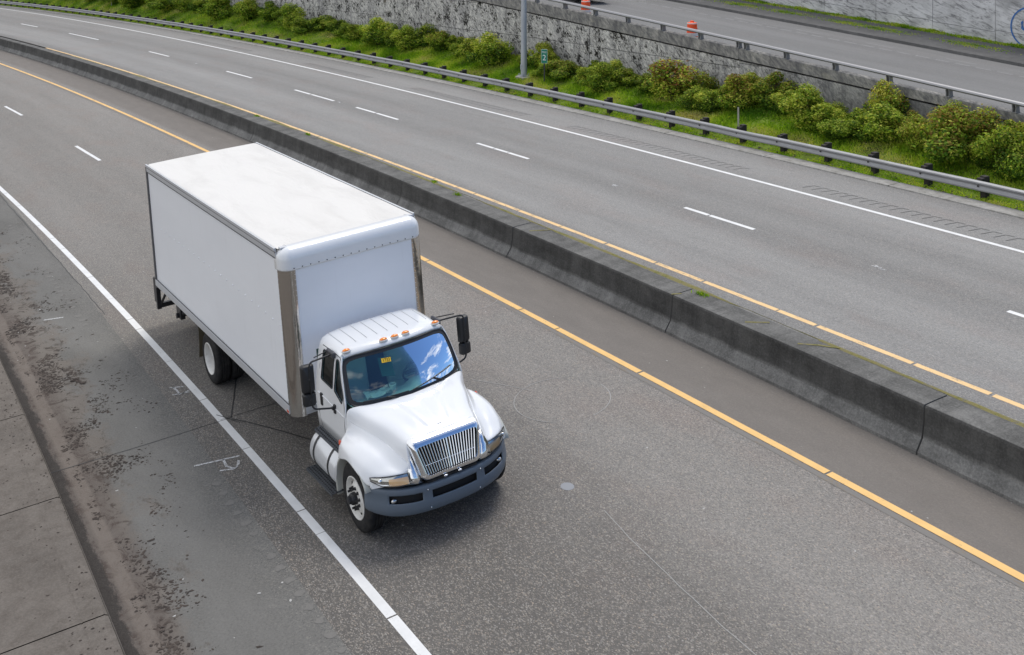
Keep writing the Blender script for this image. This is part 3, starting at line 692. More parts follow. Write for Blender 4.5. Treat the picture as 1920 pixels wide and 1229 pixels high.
for s_ in gp_[::7]:
    p = W(s_, D_G - 0.05, zr(s_) + 0.035); mb.box(p, (0.05, 0.09, 0.07))
# ---- light pole, mile marker, delineators, drums
mPole = M('pole_steel', (0.40, 0.42, 0.44), 0.5, 0.35); m = mPole; m.color(m.mix(m.rng(m.noise(m.mapv(m.objc(), (6, 6, 0.5)), 1.5, 6, 0.7), 0.4, 0.7), (0.36, 0.38, 0.41), (0.48, 0.50, 0.52)))
mConc = concrete('footing_concrete', (0.40, 0.38, 0.35), (0.2, 0.18, 0.14), 0.5, False)
P, R3 = frame_at(-10.65, 12.55, zberm(-10.65, 12.55))
lp = empty('street_light', P, 'tall grey steel light pole on a small concrete footing behind the guard rail', 'street light', rot=R3)
mb = MB(); mb.lathe([(0.0, 9.5), (0.085, 9.5), (0.135, 1.0), (0.14, 0.10), (0.14, 0.06)], (0, 0, 0), 'Z', 20); mb.build('pole', mPole, lp, smooth=50)
mb = MB(); mb.box((0, 0, 0.08), (0.40, 0.40, 0.04)); 
for x, y in ((-.15, -.15), (.15, -.15), (.15, .15), (-.15, .15)): mb.lathe([(0.0, 0.18), (0.022, 0.18), (0.022, 0.09)], (x, y, 0), 'Z', 8)
mb.build('base_plate', mPole, lp)
mb = MB(); mb.box((0.02, 0, -0.12), (0.62, 0.55, 0.36)); bevel(mb.build('footing', mConc, lp), 0.03)
mb = MB(); mb.bbox(-0.05, 0.05, -0.155, -0.13, 0.35, 0.58); mb.build('hand_hole_cover', mPole, lp)
mb = MB(); mb.tube([(0, 0, 9.3), (0, -0.5, 9.75), (0, -1.6, 10.0), (0, -2.6, 10.05)], [0.06, 0.05, 0.045, 0.04], 10); mb.build('arm', mPole, lp, smooth=50)
mb = MB(); mb.sphere((0, -2.95, 10.03), (0.16, 0.42, 0.10), 14, 8); mb.build('lamp_head', M('lamp_head_grey', (0.3, 0.31, 0.32), 0.5), lp, smooth=60)

def text(s_, size, mat, name, parent, M4, depth=0.001, align='CENTER', sx=1.0):
    cu = bpy.data.curves.new(name, 'FONT'); cu.body = s_; cu.size = size; cu.align_x = align; cu.align_y = 'CENTER'; cu.extrude = depth; cu.offset = 0.0
    tmp = bpy.data.objects.new(name, cu); COL.objects.link(tmp)
    dg = bpy.context.evaluated_depsgraph_get(); me = bpy.data.meshes.new_from_object(tmp.evaluated_get(dg)); me.name = name
    bpy.data.objects.remove(tmp); me.transform(M4 @ Matrix.Diagonal((sx, 1, 1, 1))); me.materials.clear(); me.materials.append(mat.m)
    o = bpy.data.objects.new(name, me); COL.objects.link(o); o.parent = parent; return o
mGreen = M('sign_green', (0.0, 0.20, 0.125), 0.4); mWhiteP = M('sign_white', (0.80, 0.82, 0.82), 0.5); mSteelD = M('dark_steel', (0.06, 0.06, 0.065), 0.6, 0.5)
P, R3 = frame_at(-9.05, 12.5, zberm(-9.05, 12.5))
yaw = Matrix.Rotation(math.radians(42), 3, 'Z')
sg = empty('mile_marker', P, 'small green MILE 2 sign on a thin dark post right of the light pole', 'sign', rot=R3 @ yaw)
mb = MB(); mb.box((0, 0.012, 0.46), (0.055, 0.012, 1.0)); mb.box((0, 0.025, 0.46), (0.02, 0.025, 1.0)); mb.build('post', mSteelD, sg)
def rrect(w_, h_, r, y, n=6):
    o = []
    for cx_, cz_, a0 in ((w_ / 2 - r, h_ / 2 - r, 0), (-w_ / 2 + r, h_ / 2 - r, PI / 2), (-w_ / 2 + r, -h_ / 2 + r, PI), (w_ / 2 - r, -h_ / 2 + r, 1.5 * PI)):
        for k in range(n + 1): a = a0 + PI / 2 * k / n; o.append(Vector((cx_ + r * math.cos(a), y, cz_ + r * math.sin(a))))
    return o
def plate(w_, h_, r, y0, y1, cz, mat, name, parent):
    mb = MB(); a = rrect(w_, h_, r, y0); b = rrect(w_, h_, r, y1)
    for q in a + b: q.z += cz
    n = len(a)
    for p in a + b: mb.v.append(tuple(p))
    mb.face(list(range(n))); mb.face(list(range(n, 2 * n))[::-1])
    for k in range(n): mb.face((k, n + k, n + (k + 1) % n, (k + 1) % n))
    return mb.build(name, mat, parent)
plate(0.27, 0.60, 0.035, -0.004, 0.004, 1.10, mWhiteP, 'sign_border', sg)
plate(0.25, 0.58, 0.028, -0.008, -0.0045, 1.10, mGreen, 'sign_panel', sg)
RX = Matrix.Rotation(PI / 2, 4, 'X')
text('MILE', 0.115, mWhiteP, 'lettering', sg, Matrix.Translation((0, -0.010, 1.275)) @ RX, 0.001, sx=0.86)
text('2', 0.34, mWhiteP, 'numeral', sg, Matrix.Translation((0, -0.010, 1.03)) @ RX, 0.002)
for i, (s_, d, lab) in enumerate([(2.9, 12.05, 'short pale marker stake in the grass behind the guard rail, among the larger shrubs'), (-68.5, 12.5, 'tiny pale marker stake in the shrubs at the far left of the grass bank')]):
    P, R3 = frame_at(s_, d, zberm(s_, d)); e = empty('marker_stake', P, lab, 'marker stake', rot=R3)
    mb = MB(); rows = [[(x * (1 if z < 0.5 else 0.9), -0.012 + 0.02 * (1 - (x / 0.045) ** 2), z) for x in (-0.045, -0.02, 0, 0.02, 0.045)] for z in (-0.1, 0.25, 0.5, 0.66)]
    mb.grid(rows); o = mb.build('stake', M('faded_plastic', (0.36, 0.35, 0.31), 0.7), e, solid=-1); so = o.modifiers.new('t', 'SOLIDIFY'); so.thickness = 0.01
    mb = MB(); mb.bbox(-0.03, 0.03, -0.016, -0.013, 0.48, 0.58); mb.build('reflector', M('old_reflector', (0.30, 0.28, 0.24), 0.4), e)
mOr = M('drum_orange', (0.86, 0.085, 0.008), 0.5); mDW = M('drum_white', (0.72, 0.66, 0.62), 0.5); mBlk = M('black_rubber', (0.012, 0.012, 0.013), 0.75)
for s_, lab in ((-9.55, 'orange traffic drum nearer the light pole, behind the parapet on the ramp'), (-2.8, 'orange traffic drum farther right along the parapet, away from the car')):
    d = 15.32; P, R3 = frame_at(s_, d, zramp(s_, d)); e = empty('traffic_drum', P, lab, 'traffic drum', 'orange drums along the parapet', rot=R3)
    mb = MB(); mb.lathe([(0.0, 0.80), (0.10, 0.80), (0.17, 0.785), (0.19, 0.77), (0.195, 0.60), (0.205, 0.59), (0.208, 0.42), (0.218, 0.41), (0.222, 0.24), (0.232, 0.23), (0.24, 0.06), (0.0, 0.06)], (0, 0, 0), 'Z', 28); mb.build('body', mOr, e, smooth=35)
    mb = MB(); mb.lathe([(0.196, 0.775), (0.201, 0.775), (0.20, 0.735), (0.196, 0.735)], (0, 0, 0), 'Z', 28); mb.build('reflective_band', mDW, e, smooth=35); mb = MB(); mb.lathe([(0.216, 0.39), (0.221, 0.39), (0.226, 0.27), (0.221, 0.27)], (0, 0, 0), 'Z', 28); mb.build('reflective_band', mDW, e, smooth=35)
    mb = MB(); mb.bbox(-0.09, 0.09, -0.025, 0.025, 0.80, 0.86); bevel(mb.build('handle', mOr, e), 0.01)
    mb = MB(); mb.lathe([(0.0, 0.06), (0.31, 0.06), (0.33, 0.03), (0.33, 0.0), (0, 0)], (0, 0, 0), 'Z', 28); mb.build('base', mBlk, e)
# ---- leaves, grass
SHRUBS = [(-80.04,12.79,1.99,1.24,0.1),(-74.49,12.85,2.15,1.19,0),(-68.81,12.86,1.83,1.14,0.1),(-63.75,12.63,1.97,1.22,0),(-57.32,12.95,2.48,1.32,0.1),(-63.64,13.6,1.98,1.1,0),(-57.28,13.67,2.09,1.04,0.2),(-52.25,13.43,1.98,1.11,0.1),(-47.45,12.83,2.26,1.58,0),(-43.7,13.37,1.82,1.24,0.1),(-40.77,13.78,1.77,1.06,0),(-36.38,13.23,1.68,1.41,0),(-34.55,13.01,1.38,0.85,0.1),(-33.51,13.69,2.02,0.88,0.1),(-31.35,13.82,1.65,0.76,0.1),(-28.03,13.22,1.27,0.79,0.2),(-25.24,13.15,1.75,1.22,0),(-23.65,13.12,1.03,0.97,0.1),(-22.1,13.05,1.4,1.12,0),(-21.54,13.83,1.53,0.95,0.1),(-19.62,13.73,1.36,1.0,0.5),(-18.71,14.0,1.13,0.75,0.2),(-16.03,13.25,1.28,0.92,0.2),(-13.98,12.95,1.63,1.28,0.1),(-12.05,13.64,0.72,0.53,0.2),(-11.24,13.93,1.19,0.95,0.3),(-9.77,12.96,0.97,0.51,0),(-8.63,13.25,1.58,0.77,0.4),(-7.73,14.16,0.68,0.59,0.1),(-5.42,12.63,1.31,1.02,0.1),(-5.57,13.46,1.12,0.82,0.1),(-4.68,13.65,1.06,0.57,0.3),(-1.76,13.23,1.88,1.27,0.8),(-1.85,14.22,0.53,0.45,0),(0.07,12.59,0.99,0.87,0.2),(0.8,12.75,1.05,0.79,0.1),(1.58,13.35,1.34,1.08,0.6),(1.56,14.01,1.13,0.9,0.3),(2.6,13.94,1.32,1.03,0.4),(5.16,12.92,1.56,1.19,0.15),(5.58,13.66,0.92,0.55,0.2),(6.58,12.7,1.18,0.62,0.1),(6.84,13.49,1.02,0.73,0.1),(8.06,13.12,1.43,0.98,0.05),(7.33,14.0,1.15,1.19,0.4),(8.66,13.51,0.85,0.76,0.5),(10.55,12.63,1.65,1.36,0.7),(10.85,13.65,1.37,1.04,0.5),(12.63,12.47,1.28,1.33,0.2),(12.58,13.38,0.99,1.13,0.4),
 (14.3,12.9,1.5,1.2,0.3),(16.4,13.1,1.7,1.1,0.2)]
for s_x, d_x, w_x, h_x, r_x in [(-3.3,13.4,1.0,0.6,0.2),(-6.9,13.1,0.9,0.6,0.1),(-0.6,13.9,1.0,0.75,0.5),(0.9,13.6,1.1,0.85,0.3),(3.6,13.7,1.1,0.85,0.15),(4.4,13.9,0.9,0.7,0.2),(5.9,12.95,1.0,0.75,0.0),(7.4,12.9,1.1,0.7,0.1),(9.3,13.0,1.1,0.85,0.45),(9.7,13.9,1.2,0.95,0.3),(11.7,12.8,1.0,0.85,0.35),(11.9,13.8,1.2,1.0,0.4),(-10.3,13.7,1.0,0.8,0.3),(-15.0,13.7,1.2,0.8,0.1),(-17.4,13.5,1.0,0.7,0.1),(-26.6,13.7,1.3,0.8,0.1),(-29.7,13.4,1.3,0.7,0.1),(-38.5,13.8,1.5,0.9,0.1),(-45.6,13.9,1.5,0.9,0.2),(-49.8,13.9,1.8,1.0,0.2),(-54.8,13.2,1.8,1.1,0.1),(-60.5,13.2,2.0,1.1,0.1),(-66.2,13.5,2.0,1.1,0.2),(-71.5,13.3,2.1,1.1,0.1),(-77.4,13.2,2.1,1.1,0.1)]: SHRUBS.append((s_x, d_x, w_x, h_x, r_x))
def leafy(m, col, k):
    t = m.node('ShaderNodeBsdfTranslucent'); m.put(t, 0, m.mix(1.0, col, (1.0, 1.0, 0.5), 'MULTIPLY')); x = m.node('ShaderNodeMixShader'); m.put(x, 0, k)
    m.put(x, 1, m.b.outputs[0]); m.put(x, 2, t.outputs[0]); m.put(m.t.nodes['Material Output'], 0, x.outputs[0])
mLeaf = M('leaves', rough=0.7, spec=0.15); m = mLeaf
at = m.node('ShaderNodeAttribute', attribute_name='tint').outputs['Color']; sp_ = m.sepxyz(at); oi = m.node('ShaderNodeObjectInfo'); red = m.sepxyz(oi.outputs['Color'])[0]
c = m.ramp(sp_[0], [(0.0, (0.03, 0.06, 0.010)), (0.35, (0.085, 0.19, 0.016)), (0.68, (0.38, 0.54, 0.04)), (1.0, (0.72, 0.70, 0.12))])
c = m.mix(m.math('MULTIPLY', m.rng(sp_[1], 0.40, 0.75), m.math('ADD', red, 0.10), True), c, (0.34, 0.13, 0.055))
c = m.mix(m.rng(oi.outputs['Random'], 0, 1, 0, 0.3), c, (0.10, 0.20, 0.02)); m.color(c); leafy(m, c, 0.35)
m.b.inputs['Transmission Weight'].default_value = 0.0
mTwig = M('twigs', (0.06, 0.04, 0.025), 0.9)
def shrub_mesh(seed, n_leaf, loose):
    g_ = np.random.default_rng(seed); L = int(13 + 5 * loose); lob = []
    for i in range(L):
        a = g_.uniform(0, 2 * PI); r = g_.uniform(0.05, 0.42); zc = g_.uniform(0.15, 0.88) * (1.12 - r)
        lob.append((r * math.cos(a), r * math.sin(a), zc, g_.uniform(0.09, 0.21)))
    lob.append((0.0, 0.0, 0.28, 0.30)); lob = np.array(lob)
    k = g_.choice(len(lob), n_leaf, p=lob[:, 3] ** 2 / (lob[:, 3] ** 2).sum())
    dir_ = g_.normal(size=(n_leaf, 3)); dir_ /= np.linalg.norm(dir_, axis=1)[:, None]
    rad = lob[k, 3] * g_.uniform(0.62, 1.08, n_leaf) ** 1.0 * (1 + 0.45 * g_.random(n_leaf) * (g_.random(n_leaf) < 0.10))
    c = lob[k, :3] + dir_ * rad[:, None]; c[:, 2] = np.abs(c[:, 2])
    nrm = dir_ + g_.normal(scale=0.55, size=(n_leaf, 3)) + np.array([0, 0, 0.35]); nrm /= np.linalg.norm(nrm, axis=1)[:, None]
    t = np.cross(nrm, g_.normal(size=(n_leaf, 3))); t /= np.linalg.norm(t, axis=1)[:, None]; b = np.cross(nrm, t)
    sz = g_.uniform(0.016, 0.034, n_leaf)[:, None]
    v = np.stack([c - t * sz, c + b * sz * 0.55 + nrm * sz * 0.15, c + t * sz, c - b * sz * 0.55 + nrm * sz * 0.15], 1).reshape(-1, 3)
    lt = g_.normal(0, 0.16, len(lob)); tint = np.clip(g_.normal(0.46, 0.24, n_leaf) + lt[k] + 0.25 * (c[:, 2] - 0.4), 0, 1); rd = np.clip(g_.random(n_leaf) * (0.35 + c[:, 2]) , 0, 1)
    me = bpy.data.meshes.new('foliage'); me.vertices.add(len(v)); me.vertices.foreach_set('co', v.ravel())
    me.loops.add(n_leaf * 4); me.loops.foreach_set('vertex_index', np.arange(n_leaf * 4)); me.polygons.add(n_leaf)
    me.polygons.foreach_set('loop_start', np.arange(n_leaf) * 4); me.update(calc_edges=True)
    at = me.color_attributes.new('tint', 'FLOAT_COLOR', 'POINT')
    col = np.ones((n_leaf * 4, 4)); col[:, 0] = np.repeat(tint, 4); col[:, 1] = np.repeat(rd, 4); at.data.foreach_set('color', col.ravel())
    me.materials.append(mLeaf.m)
    tw = MB()
    for q in lob[:-1]:
        tw.tube([(0.02 * random.uniform(-1, 1), 0.02 * random.uniform(-1, 1), -0.04), (q[0] * 0.45, q[1] * 0.45, q[2] * 0.5), tuple(q[:3])], [0.014, 0.010, 0.004], 5)
    o = tw.build('stem', mTwig, None, weld=False); mt = o.data; bpy.data.objects.remove(o)
    return me, mt
variants = [shrub_mesh(20 + i, 7500, i % 3) for i in range(7)]
DESC = {0: 'bright green', 1: 'dark green'}
def where(s, d):
    refs = [(-10.65, 'the light pole'), (2.9, 'the pale stake')]
    return ''
side = []
order = sorted(range(len(SHRUBS)), key=lambda i: SHRUBS[i][0]); rank = {i: k for k, i in enumerate(order)}
labels = {}
def words(i):
    s, d, w_, h_, rd = SHRUBS[i]; size = 'tall' if h_ > 1.15 else ('low' if h_ < 0.8 else 'mid-sized'); tone = 'red-tipped' if rd >= 0.5 else ('bronze-tinged' if rd >= 0.3 else ('fresh green' if rd < 0.08 else 'olive green'))
    row = 'against the wall' if d > 13.45 else 'by the guard rail'
    def nth(n): return {1: 'first', 2: 'second', 3: 'third'}.get(n, str(n) + ('st' if n % 10 == 1 and n != 11 else 'nd' if n % 10 == 2 and n != 12 else 'rd' if n % 10 == 3 and n != 13 else 'th'))
    if s < -10.65: pos = nth(sum(1 for t in SHRUBS if s < t[0] < -10.65) + 1) + ' left of the light pole'
    elif s < 2.9: pos = nth(sum(1 for t in SHRUBS if -10.65 < t[0] < s) + 1) + ' right of the light pole'
    else: pos = nth(sum(1 for t in SHRUBS if 2.9 < t[0] < s) + 1) + ' right of the pale stake'
    return f'{size} {tone} shrub {row}, {pos}'
for i, (s, d, w_, h_, rd) in enumerate(SHRUBS):
    P, R3 = frame_at(s, d, zberm(s, d) - 0.03)
    vw = variants[i % len(variants)]; e = empty('shrub', P, words(i), 'shrub', 'shrubs on the grass bank', rot=R3 @ Matrix.Rotation(i * 2.399, 3, 'Z'))
    big = 1.32
    for nm, me in (('foliage', vw[0]), ('stem', vw[1])):
        o = bpy.data.objects.new(nm, me); COL.objects.link(o); o.parent = e; o.scale = (w_ * big, w_ * 0.95 * big, h_ * 1.2); o.color = (min(1, rd), 0, 0, 1)
# grass blades
mGrass = M('grass', rough=0.7, spec=0.2); m = mGrass
at = m.sepxyz(m.node('ShaderNodeAttribute', attribute_name='tint').outputs['Color']); 
c = m.ramp(at[0], [(0.0, (0.08, 0.20, 0.012)), (0.4, (0.28, 0.47, 0.025)), (0.7, (0.52, 0.62, 0.08)), (1.0, (0.60, 0.54, 0.24))]); m.color(c); leafy(m, c, 0.45)
def grass(name, n, sfun, dfun, hfun, tfun, wdt=0.012, label=None, zf=zberm):
    s = sfun(n); d = dfun(n, s); g_ = rng; a = g_.uniform(0, 2 * PI, n)
    th = s / R0; bx = KX + (R0 + d) * np.sin(th); by = KY + (R0 + d) * np.cos(th)
    bz = np.array([zf(x, y) for x, y in zip(s, d)])
    h = hfun(s, d, n); ln = g_.normal(scale=0.45, size=(n, 2)) * h[:, None]
    w_ = wdt * g_.uniform(0.7, 1.5, n)
    p0 = np.stack([bx - w_ * np.cos(a), by - w_ * np.sin(a), bz - 0.01], 1); p1 = np.stack([bx + w_ * np.cos(a), by + w_ * np.sin(a), bz - 0.01], 1)
    m1 = np.stack([bx + ln[:, 0] * 0.35, by + ln[:, 1] * 0.35, bz + h * 0.6], 1); t1 = np.stack([bx + ln[:, 0], by + ln[:, 1], bz + h * (0.95 - 0.3 * g_.random(n))], 1)
    off = np.stack([w_ * np.cos(a), w_ * np.sin(a), 0 * w_], 1) * 0.7
    v = np.stack([p0, p1, m1 + off, t1, m1 - off], 1).reshape(-1, 3)
    me = bpy.data.meshes.new(name); me.vertices.add(n * 5); me.vertices.foreach_set('co', v.ravel()); me.loops.add(n * 5); me.loops.foreach_set('vertex_index', np.arange(n * 5))
    me.polygons.add(n); me.polygons.foreach_set('loop_start', np.arange(n) * 5); me.update(calc_edges=True)
    col = np.ones((n * 5, 4)); col[:, 0] = np.repeat(tfun(s, d, n), 5); me.color_attributes.new('tint', 'FLOAT_COLOR', 'POINT').data.foreach_set('color', col.ravel())
    me.materials.append(mGrass.m); o = bpy.data.objects.new(name, me); COL.objects.link(o); o['kind'] = 'stuff'; return o
def patch(s, d, f, sd): return np.array([mnoise.noise(Vector((x * f, y * f * 1.6, sd))) for x, y in zip(s, d)])
def g_t(s, d, n): return np.clip(0.45 + 0.95 * patch(s, d, 0.55, 3) + 0.12 * rng.normal(size=n), 0, 1)
grass('grass', 120000, lambda n: np.concatenate([rng.uniform(-30, 20, int(n * .68)), rng.uniform(-90, -30, n - int(n * .68))]), lambda n, s: 11.25 + 3.25 * rng.random(n),
      lambda s, d, n: np.clip(0.11 + 0.12 * patch(s, d, 0.8, 8), 0.03, 0.25) * rng.uniform(0.6, 1.3, n), g_t, 0.013)
def g_e(s, d, n): return np.clip(0.5 + 0.6 * patch(s, d, 1.4, 5) + 0.1 * rng.normal(size=n), 0, 0.95)
def dens(n):
    s = rng.uniform(-90, 20, n * 3); k = np.array([mnoise.noise(Vector((x * 1.1, 0, 4))) for x in s]); s = s[k + rng.uniform(-.35, .35, n * 3) > -0.05]; return np.resize(s, n)
grass('gutter_grass', 26000, dens, lambda n, s: np.array([d_gut(x) for x in s]) + 0.55 + 0.45 * rng.random(n) ** 1.2, lambda s, d, n: rng.uniform(0.02, 0.07, n), g_e, 0.016)
grass('wall_foot_grass', 16000, lambda n: rng.uniform(-45, 12, n), lambda n, s: 28.0 - 0.55 * rng.random(n) ** 2, lambda s, d, n: rng.uniform(0.04, 0.16, n) * (0.4 + np.clip(patch(s, d, 0.9, 6) + 0.5, 0, 1)), g_e, 0.018, zf=lambda s, d: zramp(s, d) + 0.2)
grass('kerb_weed', 5000, lambda n: np.resize(np.concatenate([rng.normal(c, 0.7, 200) for c in (-11, -8.2, -4.6, -2.6, -14, 1.5)]), n), lambda n, s: 26.4 + 0.5 * rng.normal(size=n) * 0.6, lambda s, d, n: rng.uniform(0.02, 0.06, n), g_e, 0.016, zf=lambda s, d: zramp(s, d) + 0.16)
# weeds in the barrier joint
for i, (s_, d, k) in enumerate([(14.0, 0.72, 1.0), (4.0, 0.70, 1.0), (-6.9, 0.82, 1.1), (2.3, 0.88, 0.7), (-11.8, 0.78, 0.9)]):
    n = 90; rg = np.random.default_rng(i)
    grass('weed', n, lambda n: rg.normal(s_, 0.09 * k, n), lambda n, s: rg.normal(d, 0.035, n), lambda s, dd, n: rg.uniform(0.02, 0.08 * k, n), lambda s, dd, n: rg.uniform(0.1, 0.6, n), 0.008, zf=lambda s, d: 0.70)
# scattered debris: clods and leaf litter on the near shoulder
mClod = M('clod', (0.05, 0.037, 0.028), 0.95); m = mClod; m.color(m.ramp(m.noise(m.objc(), 3, 5), [(0.3, (0.026, 0.020, 0.017)), (0.7, (0.080, 0.062, 0.050))]))
cl = MB(); r5 = random.Random(11); base_ico = [(0, 0, 1), (0.89, 0, 0.45), (0.28, 0.85, 0.45), (-0.72, 0.53, 0.45), (-0.72, -0.53, 0.45), (0.28, -0.85, 0.45), (1.0, 0.6, -0.2), (-0.2, 1.05, -0.2), (-1.1, 0, -0.2), (-0.2, -1.05, -0.2), (1.0, -0.6, -0.2)]
ico_f = [(0, 1, 2), (0, 2, 3), (0, 3, 4), (0, 4, 5), (0, 5, 1), (1, 6, 2), (2, 6, 7), (2, 7, 3), (3, 7, 8), (3, 8, 4), (4, 8, 9), (4, 9, 5), (5, 9, 10), (5, 10, 1), (1, 10, 6)]
def clod(s_, d, sz, flat, mb):
    b0 = len(mb.v); a = r5.uniform(0, 2 * PI); el = r5.uniform(0.9, 1.8)
    for x, y, z in base_ico:
        q = 1 + r5.uniform(-0.55, 0.5); x2, y2 = x * el * q, y * q
        mb.v.append(tuple(W(s_ + sz * (x2 * math.cos(a) - y2 * math.sin(a)), d + sz * (x2 * math.sin(a) + y2 * math.cos(a)), max(0.001, sz * z * flat * q))))
    for f in ico_f: mb.face([b0 + k for k in f])
cnt = 0
while cnt < 9000:
    s_ = r5.uniform(-6, 22); d = -10.75 + abs(r5.gauss(0, 0.70)) * (1.0 if s_ < 13 else 0.6)
    if d > -8.9: continue
    if s_ > 14.0 and r5.random() < 0.55: continue
    k = mnoise.noise(Vector((s_ * 0.9, d * 1.5, 1))) + 0.5 * mnoise.noise(Vector((s_ * 3, d * 3, 1)))
    if k < r5.uniform(0.0, 0.42): continue
    clod(s_, d, r5.choice([0.004, 0.005, 0.007, 0.010, 0.014, 0.021]) * r5.uniform(0.6, 1.2), 0.5, cl); cnt += 1
for s_, d in [(7.6, -9.95), (7.75, -9.9), (7.5, -10.0)]: clod(s_, d, 0.07, 0.45, cl)
for k in range(500):
    s_ = r5.uniform(5, 20); d = -11.1 - abs(r5.gauss(0, 0.5)); 
    if r5.random() < 0.5 and s_ > 11: continue
    b_ = len(cl.v); clod(s_, d, r5.uniform(0.005, 0.014), 0.5, cl)
    for q in range(b_, len(cl.v)): x, y, z = cl.v[q]; cl.v[q] = (x, y, z + 0.134 + (max(0, -d - 12.6) * 0.0216))
tag(cl.build('dirt_clods', mClod, weld=False), kind='stuff')
lit = MB()
for k in range(150):
    s_ = r5.uniform(-30, 24); d = r5.choice([r5.uniform(-11, -8.9), r5.uniform(-8, -0.2)]); sz = r5.uniform(0.006, 0.016); clod(s_, d, sz, 0.5, lit)
tag(lit.build('litter_bits', M('pale_grit', (0.45, 0.44, 0.42), 0.8), weld=False), kind='stuff')
lit = MB()
for k in range(900):
    s_ = r5.uniform(-40, 18); d = d_gut(s_) + 0.45 + r5.uniform(0, 0.45)
    if mnoise.noise(Vector((s_ * 0.8, 2, 2))) < -0.1: continue
    b_ = len(lit.v); clod(s_, d, r5.uniform(0.012, 0.035), 0.4, lit)
    for q in range(b_, len(lit.v)): x, y, z = lit.v[q]; lit.v[q] = (x, y, z + zu(d) + 0.02)
tag(lit.build('leaf_litter', mClod, weld=False), kind='stuff')
#TRUCK#
# ================================================================ THE TRUCK (front of the cargo box at x = 0, left side +y)
mWhite = M('white_paint_gloss', (0.80, 0.81, 0.82), 0.22, spec=0.5, coat=0.6)
mPanel = M('box_panel_white', (0.80, 0.82, 0.86), 0.32, spec=0.45); m = mPanel
c = m.mix(m.rng(m.noise(m.mapv(m.objc(), (0.4, 0.4, 1.2)), 1.5, 6, 0.65), 0.35, 0.75), (0.86, 0.875, 0.905), (0.82, 0.835, 0.865)); g1 = m.noise(m.mapv(m.objc(), (9, 9, 0.8)), 1.0, 5, 0.7)
c = m.mix(m.rng(g1, 0.58, 0.78, 0, 0.14), c, (0.50, 0.49, 0.47)); m.color(c); m.bump(m.noise(m.objc(), 1.2, 3), 0.25, 0.02)
mRoof = M('roof_skin_white', (0.82, 0.81, 0.79), 0.5, spec=0.3); m = mRoof
nz = m.noise(m.mapv(m.objc(), (0.5, 1.6, 1), rot=(0, 0, 0.35)), 1.3, 6, 0.6, 0.5); c = m.mix(m.rng(nz, 0.45, 0.7), (0.72, 0.70, 0.665), (0.655, 0.635, 0.60))
c = m.mix(m.rng(m.noise(m.objc(), 2.6, 8, 0.75), 0.6, 0.78, 0, 0.25), c, (0.60, 0.58, 0.54)); m.color(c); m.bump(nz, 0.9, 0.05)
mAlu = M('aluminium_trim', (0.58, 0.59, 0.61), 0.4, 0.35); mAluD = M('trim_shadow_gap', (0.10, 0.10, 0.11), 0.6)
mChrome = M('polished_steel', (0.62, 0.60, 0.57), 0.13, 1.0); m = mChrome; m.bump(m.noise(m.mapv(m.objc(), (2, 2, 0.9)), 1.6, 4), 0.35, 0.04)
mCh2 = M('chrome', (0.88, 0.89, 0.90), 0.16, 1.0)
mBlkP = M('black_plastic', (0.018, 0.018, 0.02), 0.45); mTyre = M('tyre_rubber', (0.017, 0.017, 0.018), 0.8, spec=0.25); m = mTyre; m.color(m.mix(m.rng(m.noise(m.objc(), 7, 6, 0.7), 0.4, 0.7), (0.014, 0.014, 0.015), (0.040, 0.038, 0.036)))
mRim = M('white_wheel', (0.66, 0.65, 0.61), 0.4); m = mRim; m.color(m.mix(m.rng(m.noise(m.objc(), 9, 6, 0.7), 0.5, 0.75, 0, 0.6), (0.70, 0.69, 0.66), (0.36, 0.33, 0.28)))
mGreyP = M('bumper_grey_plastic', (0.108, 0.136, 0.170), 0.42, spec=0.5); m = mGreyP; m.bump(m.noise(m.objc(), 160, 2), 0.08, 0.002)
mFrame = M('chassis_black', (0.022, 0.022, 0.023), 0.7, 0.2); m = mFrame; m.color(m.mix(m.rng(m.noise(m.objc(), 5, 6, 0.7), 0.45, 0.7), (0.018, 0.018, 0.019), (0.07, 0.058, 0.046)))
mAmber = M('amber_lens', (0.95, 0.26, 0.012), 0.18, coat=0.8); mRedL = M('red_orange_lens', (0.75, 0.09, 0.03), 0.25, coat=0.5)
mLens = M('headlight_bowl', (0.60, 0.60, 0.60), 0.12, 0.9); mHLA = M('turn_lens', (0.95, 0.60, 0.32), 0.22, coat=1.0)
mSeam = M('sealer_and_rib_shade', (0.56, 0.57, 0.59), 0.7); mTread = M('tread_plate', (0.075, 0.082, 0.092), 0.5, 0.3)
mInt = M('interior_grey', (0.42, 0.52, 0.49), 0.8); mInt2 = M('interior_dark', (0.04, 0.085, 0.08), 0.85); mCloth = M('pale_cloth', (0.55, 0.60, 0.58), 0.8)
mGreenC = M('green_card', (0.0, 0.060, 0.050), 0.5); mYel = M('yellow_label', (0.85, 0.55, 0.03), 0.5); mInk = M('brown_ink', (0.12, 0.05, 0.01), 0.6)
mMud = M('mudflap_rubber', (0.105, 0.088, 0.055), 0.85)
def glassm(name, tint, refl):
    m = M(name); t = m.t; outn = t.nodes['Material Output']
    tr = m.node('ShaderNodeBsdfTransparent'); tr.inputs[0].default_value = (*tint, 1); gl = m.node('ShaderNodeBsdfGlossy'); gl.inputs['Roughness'].default_value = 0.015; gl.inputs[0].default_value = (0.92, 0.96, 1, 1)
    fr = m.node('ShaderNodeFresnel'); fr.inputs[0].default_value = refl; mx_ = m.node('ShaderNodeMixShader'); m.put(mx_, 0, fr.outputs[0]); m.put(mx_, 1, tr.outputs[0]); m.put(mx_, 2, gl.outputs[0]); m.put(outn, 0, mx_.outputs[0]); return m
mGlass = glassm('windscreen_glass', (0.62, 0.90, 0.84), 2.15); mGlassS = glassm('side_glass', (0.30, 0.36, 0.34), 1.7); mClear = glassm('clear_lens', (0.93, 0.93, 0.90), 1.5)

